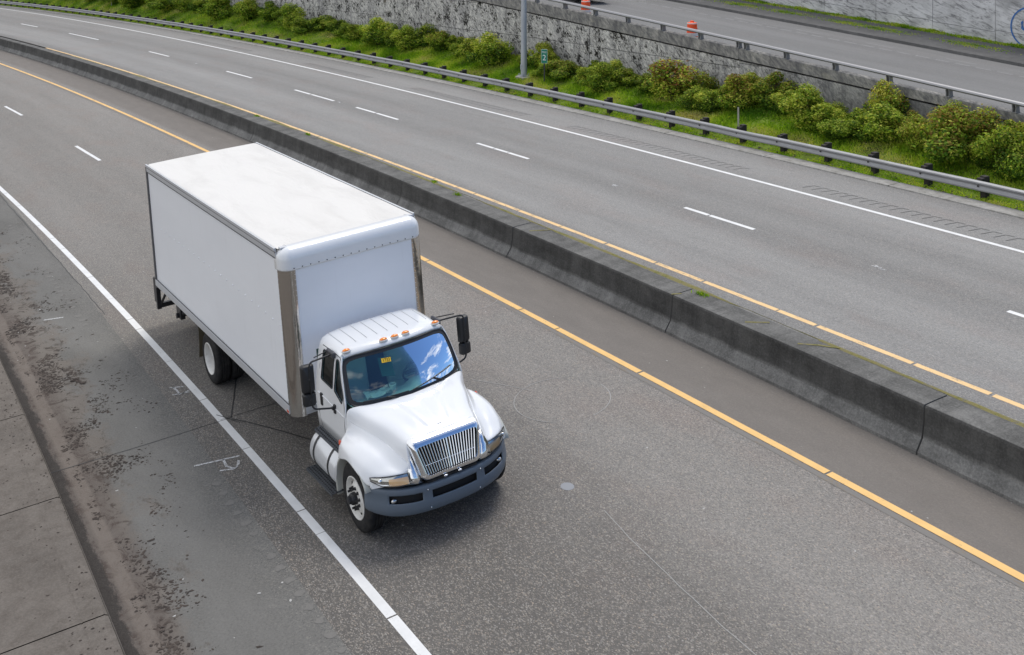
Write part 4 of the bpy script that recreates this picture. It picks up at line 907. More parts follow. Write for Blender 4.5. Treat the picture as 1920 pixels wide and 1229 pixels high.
TR = empty('box_truck', (0, 0, 0), 'white box truck with a long plain cargo box and sloping bonnet, driving towards the viewer', 'box truck')
L_, HT, HB, RC, HW = 8.12, 3.641, 0.974, 0.192, 1.25
# cargo box
mb = MB(); mb.bbox(-L_ + 0.05, -RC, -HW + 0.015, HW - 0.015, HB + 0.10, HT - 0.07)
mb.bbox(-RC, -0.004, -HW + RC, HW - RC, HB + 0.09, HT - 0.25)
box = mb.build('cargo_box', mPanel, TR, weld=False)
mb = MB(); n = 24; rows = []
for i in range(n + 1):
    x = -L_ + 0.02 + (L_ - 0.25) * i / n; rows.append([(x, -HW + 0.03 + (2 * HW - 0.06) * j / 10, HT - 0.012 + 0.006 * math.sin(i * 1.3) * math.sin(j * 0.9) + 0.01 * math.sin(PI * j / 10)) for j in range(11)])
mb.grid(rows, flip=True); mb.build('roof_skin', mRoof, box, smooth=60)
for sd in (-1, 1):
    mb = MB()
    mb.bbox(-L_ + 0.01, -0.27, sd * HW - 0.018, sd * HW + 0.018, HT - 0.055, HT)
    mb.bbox(-L_ + 0.03, -0.24, sd * HW - 0.012, sd * HW + 0.012, HT - 0.15, HT - 0.056)
    bevel(mb.build('top_rail', mAlu, box, weld=False), 0.006)
    mb = MB(); mb.bbox(-L_ + 0.03, -0.24, sd * HW - 0.014, sd * HW + 0.0145, HT - 0.165, HT - 0.1505); mb.bbox(-L_ + 0.03, -0.24, sd * HW - 0.014, sd * HW + 0.0145, HT - 0.066, HT - 0.057); mb.build('shadow_strip', mAluD, box, weld=False)  # dark strips draw in the shadow gaps along the top rail
    mb = MB()
    mb.bbox(-L_ + 0.0, -RC, sd * HW - 0.02, sd * HW + 0.004, HB, HB + 0.135)
    for z0, z1 in ((0.0, 0.012), (0.052, 0.066), (0.118, 0.132)): mb.bbox(-L_ + 0.0, -RC, sd * HW - 0.01, sd * HW + 0.016, HB + z0, HB + z1)
    bevel(mb.build('bottom_rail', mAlu, box, weld=False), 0.003)
    mb = MB(); mb.bbox(-L_ + 0.0, -RC - 0.003, sd * HW - 0.01, sd * HW + 0.006, HB + 0.1355, HB + 0.144)
    mb.build('rail_shadow', mAluD, box, weld=False)
    # corner posts: quarter cylinders
    mb = MB(); rows = []
    cxp, cyp = -RC, sd * (HW - RC)
    pth = [(cxp - 0.03, sd * HW + sd * 0.006)] + [(cxp + (RC + 0.004) * math.sin(a), cyp + sd * (RC + 0.006) * math.cos(a)) for a in np.linspace(0, PI / 2, 15)] + [(0.004, cyp - sd * 0.02)]
    for z in np.linspace(HB - 0.02, HT - 0.30, 8): rows.append([(x, y, z) for x, y in pth])
    mb.grid(rows); o = mb.build('corner_post', mChrome, box, smooth=60, solid=-1)
    mb = MB()
    for z in np.arange(HB + 0.05, HT - 0.34, 0.085):
        mb.sphere((cxp - 0.02, sd * (HW + 0.006), z), (0.007, 0.006, 0.007), 6, 3); mb.sphere((0.006, cyp - sd * 0.008, z), (0.006, 0.007, 0.007), 6, 3)
    mb.build('post_rivets', mAlu, box, weld=False)['kind'] = 'stuff'
    mb = MB(); mb.bbox(-0.285, -0.205, sd * HW + (-0.02 if sd > 0 else -0.024), sd * HW + (0.024 if sd > 0 else 0.02), HB + 0.016, HB + 0.05); mb.build('side_marker', mRedL, box)
    mb = MB()
    for k in range(22):
        x = -7.35 + k * 0.333; mb.sphere((x, sd * (HW - 0.012), 2.36 + 0.05 * (1 - ((x + 3.8) / 3.6) ** 2)), (0.016, 0.014, 0.012), 8, 4)
    mb.build('side_rivets', mPanel, box, weld=False, smooth=60)['kind'] = 'stuff'
# nose cap
mb = MB(); rows = []; rt_ = 0.19
def plan(off):
    r = max(0.012, RC + 0.008 - off); xx = 0.010 - off; yy = HW + 0.012 - off; P = []
    P.append((-0.30, -yy))
    for a in np.linspace(0, PI / 2, 9): P.append((xx - r + r * math.sin(a), -yy + r - r * math.cos(a)))
    for t in np.linspace(-1, 1, 13)[1:-1]: P.append((xx, t * (yy - r)))
    for a in np.linspace(PI / 2, 0, 9): P.append((xx - r + r * math.sin(a), yy - r + r * math.cos(a)))
    P.append((-0.30, yy)); return P
for z in (HT - 0.335, HT - 0.31, HT - 0.26, HT - 0.19 + 0.006): rows.append([(x, y, z) for x, y in plan(0.0 if z > HT - 0.32 else 0.002)])
for a in np.linspace(0, PI / 2, 9)[1:]: rows.append([(x, y, HT + 0.006 - rt_ + rt_ * math.sin(a)) for x, y in plan(rt_ * (1 - math.cos(a)))])
mb.grid(rows)
nb = mb.build('nose_cap', mWhite, box, smooth=60, solid=-1); so = nb.modifiers.new('t', 'SOLIDIFY'); so.thickness = 0.006; so.offset = 0
mb = MB(); mb.bbox(-0.26, -0.172, -HW + 0.06, HW - 0.06, HT - 0.02, HT + 0.0075); mb.build('cap_seam', mSeam, box)
mb = MB()
for k in range(16): mb.sphere((0.0165, -1.06 + 2.12 * k / 15, HT - 0.305), (0.006, 0.011, 0.011), 8, 4)
for sd in (-1, 1):
    for k in range(4): mb.sphere((-0.26 + 0.0 * k, sd * (HW + 0.012), HT - 0.30 + k * 0.075), (0.008, 0.004, 0.008), 6, 3)
mb.build('cap_screws', mBlkP, box, weld=False)['kind'] = 'stuff'
mb = MB(); mb.bbox(-0.02, 0.008, -HW + RC, HW - RC, HB, HB + 0.11); mb.bbox(-0.02, 0.016, -HW + RC, HW - RC, HB + 0.05, HB + 0.06); mb.build('front_sill', mAlu, box, weld=False)
mb = MB()
for y in (-HW + 0.02, HW - 0.02): mb.bbox(-L_ - 0.01, -L_ + 0.06, y - 0.035, y + 0.035, HB - 0.05, HT - 0.01)
mb.bbox(-L_ - 0.01, -L_ + 0.06, -HW + 0.056, HW - 0.056, HT - 0.16, HT - 0.012); mb.bbox(-L_ - 0.01, -L_ + 0.06, -HW + 0.056, HW - 0.056, HB - 0.05, HB + 0.11)
mb.build('rear_frame', M('rear_frame_grey', (0.12, 0.12, 0.125), 0.5, 0.4), box, weld=False)
mb = MB(); 
for k in range(11): mb.bbox(-L_ + 0.0, -L_ + 0.03, -HW + 0.07, HW - 0.07, HB + 0.115 + 0.212 * k, HB + 0.115 + 0.212 * k + 0.206)
mb.build('roll_door', mPanel, box, weld=False)
# chassis
mb = MB()
for y in (-0.43, 0.43): mb.bbox(-7.9, 2.35, y - 0.035, y + 0.035, 0.60, 0.84)
for x in (-7.8, -6.4, -5.2, -3.6, -2.2, -0.8, 0.6, 2.2): mb.bbox(x - 0.05, x + 0.05, -0.394, 0.394, 0.64, 0.80)
bevel(mb.build('chassis_frame', mFrame, TR, weld=False), 0.006)
mb = MB()
for k in range(26): x = -8.0 + k * 0.305; mb.bbox(x - 0.025, x + 0.025, -1.2, 1.2, 0.865, 0.97)
mb.bbox(-8.05, -0.1, -1.22, 1.22, 0.972, 1.05)
mb.build('floor_sills', mFrame, TR, weld=False)
mb = MB(); mb.tube([(-4.52, -0.9, 0.49), (-4.52, 0.9, 0.49)], 0.07, 14); mb.sphere((-4.52, 0, 0.49), (0.20, 0.19, 0.19), 16, 10); mb.tube([(-4.4, 0, 0.5), (0.6, 0, 0.66)], 0.05, 12)
for y in (-0.5, 0.5): mb.bbox(-5.2, -3.84, y - 0.04, y + 0.04, 0.50, 0.62)
mb.build('rear_axle', mFrame, TR, weld=False, smooth=40)
mb = MB(); mb.tube([(1.967, -0.95, 0.46), (1.967, -0.5, 0.42), (1.967, 0.5, 0.42), (1.967, 0.95, 0.46)], 0.055, 12)
for y in (-0.43, 0.43): mb.bbox(1.3, 2.65, y - 0.04, y + 0.04, 0.50, 0.58)
mb.build('front_axle', mFrame, TR, weld=False, smooth=40)
mb = MB(); mb.bbox(0.9, 2.45, -0.36, 0.36, 0.50, 1.15); bevel(mb.build('engine', mFrame, TR), 0.05)
# wheels
def tyre_prof(R, ri, w):
    return [(ri, 0.0), (ri + 0.02, 0.012), (ri + 0.09, 0.02), (R - 0.05, 0.012), (R - 0.022, -0.004), (R - 0.004, -0.024), (R, -0.04), (R, -0.075), (R - 0.012, -0.078), (R - 0.012, -0.088), (R, -0.091), (R, -w / 2 - 0.006), (R - 0.012, -w / 2 - 0.004), (R - 0.012, -w / 2 + 0.004), (R, -w / 2 + 0.0065),
            (R, -w + 0.091), (R - 0.012, -w + 0.088), (R - 0.012, -w + 0.078), (R, -w + 0.075), (R, -w + 0.04), (R - 0.022, -w + 0.004), (R - 0.05, -w - 0.012), (ri + 0.09, -w - 0.02), (ri, -w)]
tp = []
def fixprof(R, ri, w):
    return [(ri, 0.0), (ri + 0.02, 0.012), (ri + 0.09, 0.02), (R - 0.05, 0.010), (R - 0.018, -0.004), (R - 0.003, -0.022), (R, -0.045), (R, -0.072), (R - 0.014, -0.076), (R - 0.014, -0.086), (R, -0.090), (R, -0.118), (R - 0.014, -0.122), (R - 0.014, -0.134), (R, -0.138), (R, -0.166), (R - 0.014, -0.170), (R - 0.014, -0.180), (R, -0.184), (R, -0.215), (R - 0.01, -0.235), (R - 0.05, -w - 0.010), (ri + 0.09, -w - 0.02), (ri, -w)]
RT = 0.4885
def wheel(x, sd, yo, kind, inner=False):
    C0 = (x, sd * yo, RT); e = None
    mb = MB(); mb.lathe(fixprof(RT, 0.288, 0.256), C0, 'Y', 56, sd)
    ty = mb.build('wheel', mTyre, TR, smooth=35)
    mb = MB(); mb.lathe([(RT * 0.83, 0.0165), (RT * 0.845, 0.0185), (RT * 0.86, 0.0165)], C0, 'Y', 56, sd); mb.build('sidewall_ring', mTyre, ty, smooth=60)
    if kind == 'front':
        pr = [(0.300, 0.004), (0.302, 0.018), (0.290, 0.022), (0.278, 0.010), (0.268, -0.045), (0.262, -0.070), (0.225, -0.040), (0.185, -0.006), (0.172, 0.004), (0.09, 0.008), (0.085, 0.010)]
        mb = MB(); mb.lathe(pr, C0, 'Y', 56, sd); mb.build('rim', mRim, ty, smooth=40, solid=0)
        mb = MB(); mb.lathe([(0.088, 0.005), (0.085, 0.060), (0.072, 0.085), (0.058, 0.090), (0.055, 0.125), (0.0, 0.132)], C0, 'Y', 20, sd); mb.build('hub', mBlkP, ty, smooth=40)
        for k in range(10):
            a = 2 * PI * k / 10 + 0.2; mb = MB(); cc = (x + 0.143 * math.cos(a), sd * yo, RT + 0.143 * math.sin(a)); mb.lathe([(0.024, 0.006), (0.023, 0.022), (0.017, 0.026), (0.016, 0.066), (0.0, 0.070)], cc, 'Y', 10, sd); mb.build('wheel_nut', mBlkP, ty, smooth=30)
        for k in range(5):
            a = 2 * PI * k / 5 + 1.25; mb = MB(); cc = (x + 0.218 * math.cos(a), sd * (yo - 0.031), RT + 0.218 * math.sin(a)); mb.sphere(cc, (0.030, 0.004, 0.030), 14, 6); mb.build('hand_hole', mDark, ty, smooth=60)
    else:
        dp = -0.16 if not inner else -0.1
        pr = [(0.300, 0.004), (0.302, 0.018), (0.290, 0.022), (0.276, 0.004), (0.262, -0.05), (0.250, dp + 0.01), (0.22, dp), (0.13, dp - 0.01), (0.11, dp + 0.0)]
        mb = MB(); mb.lathe(pr, C0, 'Y', 56, sd); mb.build('rim', mRim, ty, smooth=40)
        mb = MB(); mb.lathe([(0.125, dp - 0.005), (0.12, dp + 0.05), (0.09, dp + 0.085), (0.0, dp + 0.09)], C0, 'Y', 20, sd); mb.build('hub', mFrame, ty, smooth=40)
        for k in range(10):
            a = 2 * PI * k / 10; mb = MB(); cc = (x + 0.165 * math.cos(a), sd * yo, RT + 0.165 * math.sin(a)); mb.lathe([(0.018, dp - 0.005), (0.016, dp + 0.035), (0.0, dp + 0.036)], cc, 'Y', 8, sd); mb.build('wheel_nut', mFrame, ty, smooth=30)
    return ty
for sd in (-1, 1):
    wheel(1.967, sd, 1.135, 'front'); wheel(-4.52, sd, 1.235, 'rear'); wheel(-4.52, sd, 0.945, 'rear', True)
    mb = MB(); rows = [[(-5.28 - 0.12 * (1 - t) ** 2, sd * y, 0.22 + 0.68 * t) for y in (0.62, 0.9, 1.2)] for t in np.linspace(0, 1, 6)]; mb.grid(rows); o = mb.build('mud_flap', mMud, TR, solid=-1); so = o.modifiers.new('t', 'SOLIDIFY'); so.thickness = 0.012
# lift gate and under-ride guard at the tail
mb = MB()
for sd in (-1, 1):
    mb.bbox(-8.46, -8.22, sd * 1.2 - 0.035, sd * 1.2 + 0.035, 0.52, 1.06); mb.bbox(-8.30, -8.20, sd * 1.2 - 0.045, sd * 1.2 + 0.045, 0.40, 1.10)
    mb.tube([(-8.26, sd * 1.17, 0.45), (-7.95, sd * 1.05, 0.90)], 0.03, 8); mb.tube([(-8.0, sd * 0.95, 0.92), (-7.4, sd * 0.95, 0.42)], 0.04, 8)
    mb.bbox(-7.62, -7.30, sd * 0.95 - 0.05, sd * 0.95 + 0.05, 0.36, 0.60); mb.tube([(-7.4, sd * 0.95, 0.45), (-6.5, sd * 0.8, 0.84)], 0.045, 8)
mb.bbox(-8.50, -8.24, -1.16, 1.16, 0.80, 0.86); mb.bbox(-8.48, -8.44, -1.16, 1.16, 0.87, 1.06); mb.tube([(-7.46, -1.05, 0.42), (-7.46, 1.05, 0.42)], 0.055, 12); mb.bbox(-8.30, -8.20, -1.15, 1.15, 0.42, 0.52)
bevel(mb.build('lift_gate', mBlkP, TR, weld=False), 0.006)

# cab shell
pf = [(1.0, 0.93), (1.012, 1.10), (1.015, 1.30), (1.012, 1.46), (1.000, 1.56), (0.985, 1.66), (0.962, 1.80), (0.938, 1.95), (0.912, 2.08), (0.888, 2.17), (0.862, 2.225), (0.82, 2.268), (0.76, 2.295), (0.66, 2.315), (0.5, 2.33), (0.33, 2.338), (0.16, 2.342), (0.0, 2.343)]
full = [(-y, z) for y, z in pf] + [(y, z) for y, z in pf[::-1][1:]]
def xfront(y, z):
    ay = abs(y)
    if z < 1.60: return 1.50
    if z <= 2.225: t = (z - 1.60) / 0.625; return 1.51 - 0.305 * t
    return 1.345 - 0.19 * (ay / 0.87) ** 2.2
us = [0, 0.03, 0.08, 0.2, 0.35, 0.5, 0.65, 0.8, 0.88, 0.94, 0.98, 1.0]
mb = MB(); rows = []
for u in us:
    r = []
    for y, z in full:
        xb = 0.30; xf = xfront(y, z); x = xb + (xf - xb) * u; sh = 1 - 0.045 * max(0, 1 - u / 0.08) ** 2; zz = z; yy = y * sh
        if z > 2.0: zz -= 0.05 * max(0, 1 - u / 0.08) ** 2
        if z > 2.225: zz -= 0.030 * max(0, (u - 0.55) / 0.45) ** 1.6 + 0.062 * max(0, (u - 0.90) / 0.10) ** 2
        if 2.10 < z <= 2.225: zz -= 0.0
        r.append((x, yy, zz))
    rows.append(r)
mb.grid(rows, flip=True)
b0 = len(mb.v); 
for p in rows[0]: mb.v.append(p)
mb.face(list(range(b0, b0 + len(full))))
# window openings are left out of the side skin, so cut them with a skip pass below
cab = mb.build('cab_shell', mWhite, TR, smooth=38)
# cut the side window holes with a boolean
def yside(z): return float(np.interp(z, [q[1] for q in pf[:11]], [q[0] for q in pf[:11]]))
WIN = [(0.56, 2.165), (0.985, 2.165), (1.005, 1.70), (0.56, 1.72)]
VENT = [(1.06, 2.165), (1.155, 2.165), (1.40, 1.70), (1.375, 1.60), (1.075, 1.70)]
def rpoly(pts, r=0.04, n=4):
    o = []; m_ = len(pts)
    for i in range(m_):
        p = Vector(pts[i]); a = Vector(pts[i - 1]); b = Vector(pts[(i + 1) % m_]); da = (a - p).normalized(); db = (b - p).normalized()
        for k in range(n + 1):
            t = k / n; q = p + da * r * (1 - t) ** 2 + db * r * t ** 2; o.append((q.x, q.y))
    return o
cut = MB()
for sd in (-1, 1):
    for P2 in (WIN, VENT):
        q = rpoly(P2); b0 = len(cut.v); n = len(q)
        for yy in (0.70, 1.2):
            for x, z in q: cut.v.append((x, sd * yy, z))
        cut.face([b0 + k for k in range(n)]); cut.face([b0 + n + k for k in range(n)][::-1])
        for k in range(n): cut.face((b0 + k, b0 + n + k, b0 + n + (k + 1) % n, b0 + (k + 1) % n))
co = cut.build('cutter', mWhite, None)
so = cab.modifiers.new('thick', 'SOLIDIFY'); so.thickness = 0.02; so.offset = -1
bo = cab.modifiers.new('cut', 'BOOLEAN'); bo.object = co; bo.operation = 'DIFFERENCE'; bo.solver = 'EXACT'
dg = bpy.context.evaluated_depsgraph_get(); me2 = bpy.data.meshes.new_from_object(cab.evaluated_get(dg)); cab.modifiers.clear(); cab.data = me2; bpy.data.objects.remove(co)
for sd in (-1, 1):
    for P2, nm in ((WIN, 'side_window'), (VENT, 'vent_window')):
        q = rpoly(P2); mb = MB(); c0 = Vector((sum(p[0] for p in q) / len(q), 0, sum(p[1] for p in q) / len(q)))
        ring = lambda sc, dy: [(c0.x + (x - c0.x) * sc, sd * (yside(c0.z + (z - c0.z) * sc) + dy), c0.z + (z - c0.z) * sc) for x, z in q]
        b0 = len(mb.v)
        for p in ring(0.97, -0.012): mb.v.append(p)
        mb.face(list(range(len(q)))); gw = mb.build(nm, mGlassS, cab)
        mb = MB(); mb.tube(ring(0.985, 0.001), 0.011, 6, closed=True); mb.build('window_seal', mBlkP, cab, smooth=60)
# door cut lines, handle, roof ribs
for sd in (-1, 1):
    dl = [(1.462, 0.95), (1.466, 1.30), (1.468, 1.56), (1.42, 1.70), (1.19, 2.185), (1.15, 2.205), (0.98, 2.21), (0.50, 2.205)]
    mb = MB(); mb.tube([(x, sd * (yside(z) + 0.0005), z) for x, z in dl], 0.0055, 6)
    mb.build('door_gap', mDark, cab, smooth=60)
    mb = MB(); mb.tube([(x, sd * (yside(z) + 0.0005), z) for x, z in ((0.50, 2.205), (0.48, 1.9), (0.47, 1.2), (0.55, 0.95))], 0.004, 6); mb.build('door_gap', mDark, cab, smooth=60)
    mb = MB(); mb.tube([(x, sd * (yside(1.5) + 0.003), z) for x, z in ((0.48, 1.50), (0.9, 1.475), (1.46, 1.44))], 0.012, 8); mb.build('body_crease', mWhite, cab, smooth=60)
    mb = MB(); mb.box((0.62, sd * 1.016, 1.43), (0.075, 0.03, 0.19)); bevel(mb.build('door_handle', mBlkP, cab), 0.012, 3)
for i, y in enumerate(np.linspace(-0.72, 0.72, 9)):
    def zr_(x, y=y): 
        z = float(np.interp(abs(y), [0, 0.16, 0.33, 0.5, 0.66, 0.76], [2.343, 2.342, 2.338, 2.33, 2.315, 2.295])); u = (x - 0.30) / (xfront(y, 2.3) - 0.30)
        return z - 0.030 * max(0, (u - 0.55) / 0.45) ** 1.6 - 0.05 * max(0, 1 - u / 0.08) ** 2
    x1 = 1.03 if abs(y) < 0.7 else 0.95
    mb = MB(); mb.grid([[(x, y - 0.0075, zr_(x) + 0.001), (x, y, zr_(x) + 0.008), (x, y + 0.0075, zr_(x) + 0.001)] for x in np.linspace(0.36, x1, 12)]); mb.build('roof_rib', mSeam, cab, smooth=60)  # strips coloured grey to paint in the shadow contrast of the ribs
for y in (-0.77, -0.19, 0.0, 0.19, 0.77):
    x = 1.27 - 0.11 * (abs(y) / 0.77) ** 2.2; z = 2.318 if abs(y) < 0.3 else 2.283
    mb = MB(); mb.sphere((x, y, z), (0.042, 0.066, 0.034), 18, 10); ml_ = mb.build('marker_light', mAmber, TR, smooth=60)
    mb = MB(); mb.sphere((x - 0.003, y, z - 0.008), (0.052, 0.076, 0.030), 18, 10); mb.build('light_base', mRim, ml_, smooth=60)

# windscreen
def wsp(a, b, off=0.0):
    Bq = Vector((1.72 - 0.2 * abs(a) ** 2.2, 0.93 * a, 1.585)); Tq = Vector((1.36 - 0.17 * a * a, 0.86 * a, 2.215 - 0.02 * a * a))
    nn = Vector((0.87, 0.42 * a, 0.46)).normalized(); return Bq.lerp(Tq, b) + nn * (0.03 * math.sin(PI * b) + off)
def wloop(inset, n=64, e=9.0):
    o = []
    for k in range(n):
        t = 2 * PI * k / n; ca, sa = math.cos(t), math.sin(t); rr_ = (abs(ca) ** e + abs(sa) ** e) ** (-1 / e)
        o.append((ca * rr_ * (1 - inset / 0.93), 0.5 + 0.5 * sa * rr_ * (1 - inset / 0.36)))
    return o
mb = MB(); rows = [[wsp(a * 0.985, 0.02 + 0.96 * b) for a in np.linspace(-1, 1, 25)] for b in np.linspace(0, 1, 9)]; mb.grid(rows); wsd = mb.build('windscreen', mGlass, TR, smooth=80, solid=-1)
mb = MB(); outer = [wsp(a, b, 0.004) for a, b in wloop(-0.008)]; inner = [wsp(a, b, 0.004) for a, b in wloop(0.040)]; mb.grid([outer, inner], closev=True); mb.build('glass_border', mBlkP, wsd, smooth=80, solid=-1)
mb = MB(); mb.tube([wsp(a, b, 0.002) for a, b in wloop(-0.012)], 0.014, 6, closed=True); mb.build('windscreen_seal', mBlkP, wsd, smooth=60)
for (a0, b0_, a1, b1, ap) in ((-0.05, 0.06, -0.80, 0.07, -0.45), (0.86, 0.20, 0.02, 0.05, 0.42)):
    mb = MB(); blade = [wsp(a0 + (a1 - a0) * t, b0_ + (b1 - b0_) * t, 0.018) for t in np.linspace(0, 1, 9)]; mb.tube(blade, 0.007, 6)
    mid = blade[4]; piv = Vector(wsp(ap + 0.22, 0.0, 0.02)) - Vector((0, 0, 0.012)); mb.tube([piv, (piv + mid) / 2 + Vector((0.02, 0, 0.01)), mid + Vector((0.006, 0, 0.006))], 0.010, 6)
    mb.build('wiper', mBlkP, wsd, smooth=60)
card = MB(); 
cq = [(-0.42, 0.86), (-0.18, 0.83), (-0.20, 0.42), (-0.42, 0.48)]
card.grid([[wsp(*cq[0], -0.02), wsp(*cq[1], -0.02)], [wsp(*cq[3], -0.02), wsp(*cq[2], -0.02)]]); card.build('green_card', mGreenC, wsd, solid=-1)
p0, p1, p3 = wsp(-0.365, 0.825, 0.003), wsp(-0.20, 0.81, 0.003), wsp(-0.37, 0.735, 0.003)
card = MB(); card.grid([[p0, p1], [p3, p1 + (p3 - p0)]]); card.build('number_label', mYel, wsd, solid=-1)
ex = (p1 - p0).normalized(); ez = (p0 - p3).normalized(); ey = ex.cross(ez).normalized(); cc = (p1 + p3) / 2
text('1733', 0.075, mInk, 'label_number', wsd, Matrix.Translation(cc + Vector((0.87, 0, 0.46)) * 0.004) @ Matrix((ex, ez, ey)).transposed().to_4x4(), 0.0005, sx=0.8)
# interior
mb = MB(); rows = [[(x, y, z) for x, z in ((1.66 - 0.14 * (y / 0.85) ** 2, 1.50), (1.50, 1.56 + (0.05 if 0.15 < y < 0.8 else 0)), (1.30, 1.55 + (0.07 if 0.15 < y < 0.8 else 0)), (1.18, 1.48), (1.14, 1.2))] for y in np.linspace(-0.88, 0.88, 19)]
mb.grid(rows, flip=True); mb.build('dashboard', mInt, TR, smooth=50, solid=-1)
mb = MB(); mb.tube([(1.05 + 0.10 * math.cos(a), 0.42 + 0.225 * math.sin(a), 1.60 + 0.20 * math.cos(a) * 0.95) for a in np.linspace(0, 2 * PI, 33)[:-1]], 0.016, 8, closed=True); mb.tube([(1.05, 0.42, 1.60), (1.30, 0.42, 1.42)], 0.03, 8); mb.box((1.05, 0.42, 1.60), (0.03, 0.38, 0.05)); mb.build('steering_wheel', mInt2, TR, weld=False, smooth=50)
for y in (-0.42, 0.42):
    mb = MB(); mb.box((0.72, y, 1.22), (0.50, 0.52, 0.16)); mb.box((0.46, y, 1.58), (0.14, 0.50, 0.66), Matrix.Rotation(-0.12, 3, 'Y')); bevel(mb.build('seat', mInt if y > 0 else mCloth, TR, weld=False), 0.05, 3)
mb = MB(); mb.bbox(0.34, 1.48, -0.97, 0.97, 0.94, 0.97); mb.bbox(0.335, 0.36, -0.93, 0.93, 0.98, 2.1); mb.build('cab_lining', mInt2, TR, weld=False)
mb = MB(); rows = []
rq = random.Random(4)
for i in range(8): rows.append([(1.30 + 0.035 * i, -0.62 + 0.07 * j, 1.60 + 0.05 * rq.random() + 0.03 * math.sin(i) * math.cos(j * 1.3)) for j in range(7)])
mb.grid(rows); mb.build('crumpled_paper', mCloth, TR, solid=-1, smooth=20)
mb = MB(); mb.lathe([(0.0, 0.0), (0.045, 0.0), (0.06, 0.09), (0.052, 0.095), (0.04, 0.01), (0, 0.01)], (1.42, -0.17, 1.59), 'Z', 18); mb.build('drinks_cup', mCloth, TR, smooth=40)

# bonnet with wings
ST = [
 [(1.745, 0, 1.575), (1.715, .3, 1.582), (1.655, .6, 1.580), (1.535, .935, 1.572), (1.51, .995, 1.45), (1.505, 1.0, 1.32), (1.50, 1.008, 1.24), (1.49, 1.015, 1.16), (1.48, 1.02, 1.06)],
 [(1.86, 0, 1.555), (1.84, .3, 1.572), (1.80, .56, 1.562), (1.72, .83, 1.525), (1.69, .915, 1.38), (1.67, .985, 1.285), (1.645, 1.08, 1.245), (1.61, 1.165, 1.15), (1.58, 1.195, 0.955)],
 [(2.05, 0, 1.520), (2.05, .27, 1.548), (2.03, .48, 1.530), (2.0, .735, 1.482), (1.99, .82, 1.335), (1.98, .925, 1.255), (1.97, 1.06, 1.225), (1.96, 1.175, 1.15), (1.95, 1.212, 1.052)],
 [(2.30, 0, 1.468), (2.30, .23, 1.492), (2.29, .40, 1.470), (2.27, .635, 1.424), (2.28, .72, 1.265), (2.29, .84, 1.185), (2.29, .98, 1.155), (2.27, 1.12, 1.085), (2.25, 1.195, 0.975)],
 [(2.53, 0, 1.410), (2.53, .17, 1.418), (2.52, .36, 1.404), (2.49, .585, 1.368), (2.52, .66, 1.18), (2.54, .77, 1.075), (2.52, .92, 1.050), (2.46, 1.065, 1.000), (2.405, 1.15, 0.88)],
 [(2.625, 0, 1.378), (2.625, .17, 1.379), (2.62, .36, 1.374), (2.595, .565, 1.345), (2.67, .61, 1.12), (2.71, .69, 1.015), (2.67, .82, 1.000), (2.57, .985, 0.965), (2.46, 1.115, 0.86)],
 [(2.64, 0, 1.35), (2.64, .17, 1.35), (2.64, .36, 1.345), (2.62, .56, 1.325), (2.73, .595, 1.06), (2.76, .66, 0.975), (2.71, .81, 0.965), (2.59, .985, 0.935), (2.475, 1.115, 0.845)],
 [(2.60, 0, 1.30), (2.60, .17, 1.30), (2.60, .36, 1.30), (2.62, .54, 1.29), (2.78, .545, 0.92), (2.80, .61, 0.865), (2.755, .765, 0.852), (2.64, .95, 0.845), (2.49, 1.10, 0.82)]]
def catmull(P, t):
    n = len(P) - 1; i = min(int(t), n - 1); f = t - i; p0, p1, p2, p3 = (Vector(P[max(0, i - 1)]), Vector(P[i]), Vector(P[i + 1]), Vector(P[min(n, i + 2)]))
    return 0.5 * ((2 * p1) + (p2 - p0) * f + (2 * p0 - 5 * p1 + 4 * p2 - p3) * f * f + (3 * p1 - p0 - 3 * p2 + p3) * f ** 3)
NU, NV = 7, 6
def hood_pt(u, v):  # u along stations, v across
    col = [catmull(st, v) for st in ST]; p = catmull(col, u)
    if v < 3.2 and 1.72 < p.x < 2.60:
        t = (p.x - 1.72) / 0.84; hw = 0.36 - 0.215 * t; e = abs(p.y - 0.02 * t) / hw; k = min(1, max(0, (1.12 - e) / 0.26)); k = k * k * (3 - 2 * k); f = min(1, t / 0.25) * min(1, max(0, (1.0 - t) / 0.09))
        p.z += 0.017 * k * f
    return p
mb = MB(); full_rows = []
vs_ = [i / NV for i in range(9 * NV + 1)]
for st in ST: st.insert(5, tuple(Vector(st[4]).lerp(Vector(st[5]), 0.16)))
for st in ST[6:]:
    for q in (6, 7, 8): st[q] = (st[q][0] - 0.035, st[q][1] - 0.01, st[q][2])
for a in range(7 * NU + 1):
    half = [hood_pt(a / NU, v) for v in vs_]
    full_rows.append([Vector((p.x, -p.y, p.z)) for p in half[::-1]] + half[1:])
mb.grid(full_rows, flip=True); hood = mb.build('bonnet', mWhite, TR, smooth=70, solid=-1)
so = hood.modifiers.new('t', 'SOLIDIFY'); so.thickness = 0.01; so.offset = -1
mb = MB(); mb.sphere((2.535, 0.02, 1.418), (0.016, 0.085, 0.010), 16, 6); mb.build('bulge_vent', mSeam, hood, smooth=60)
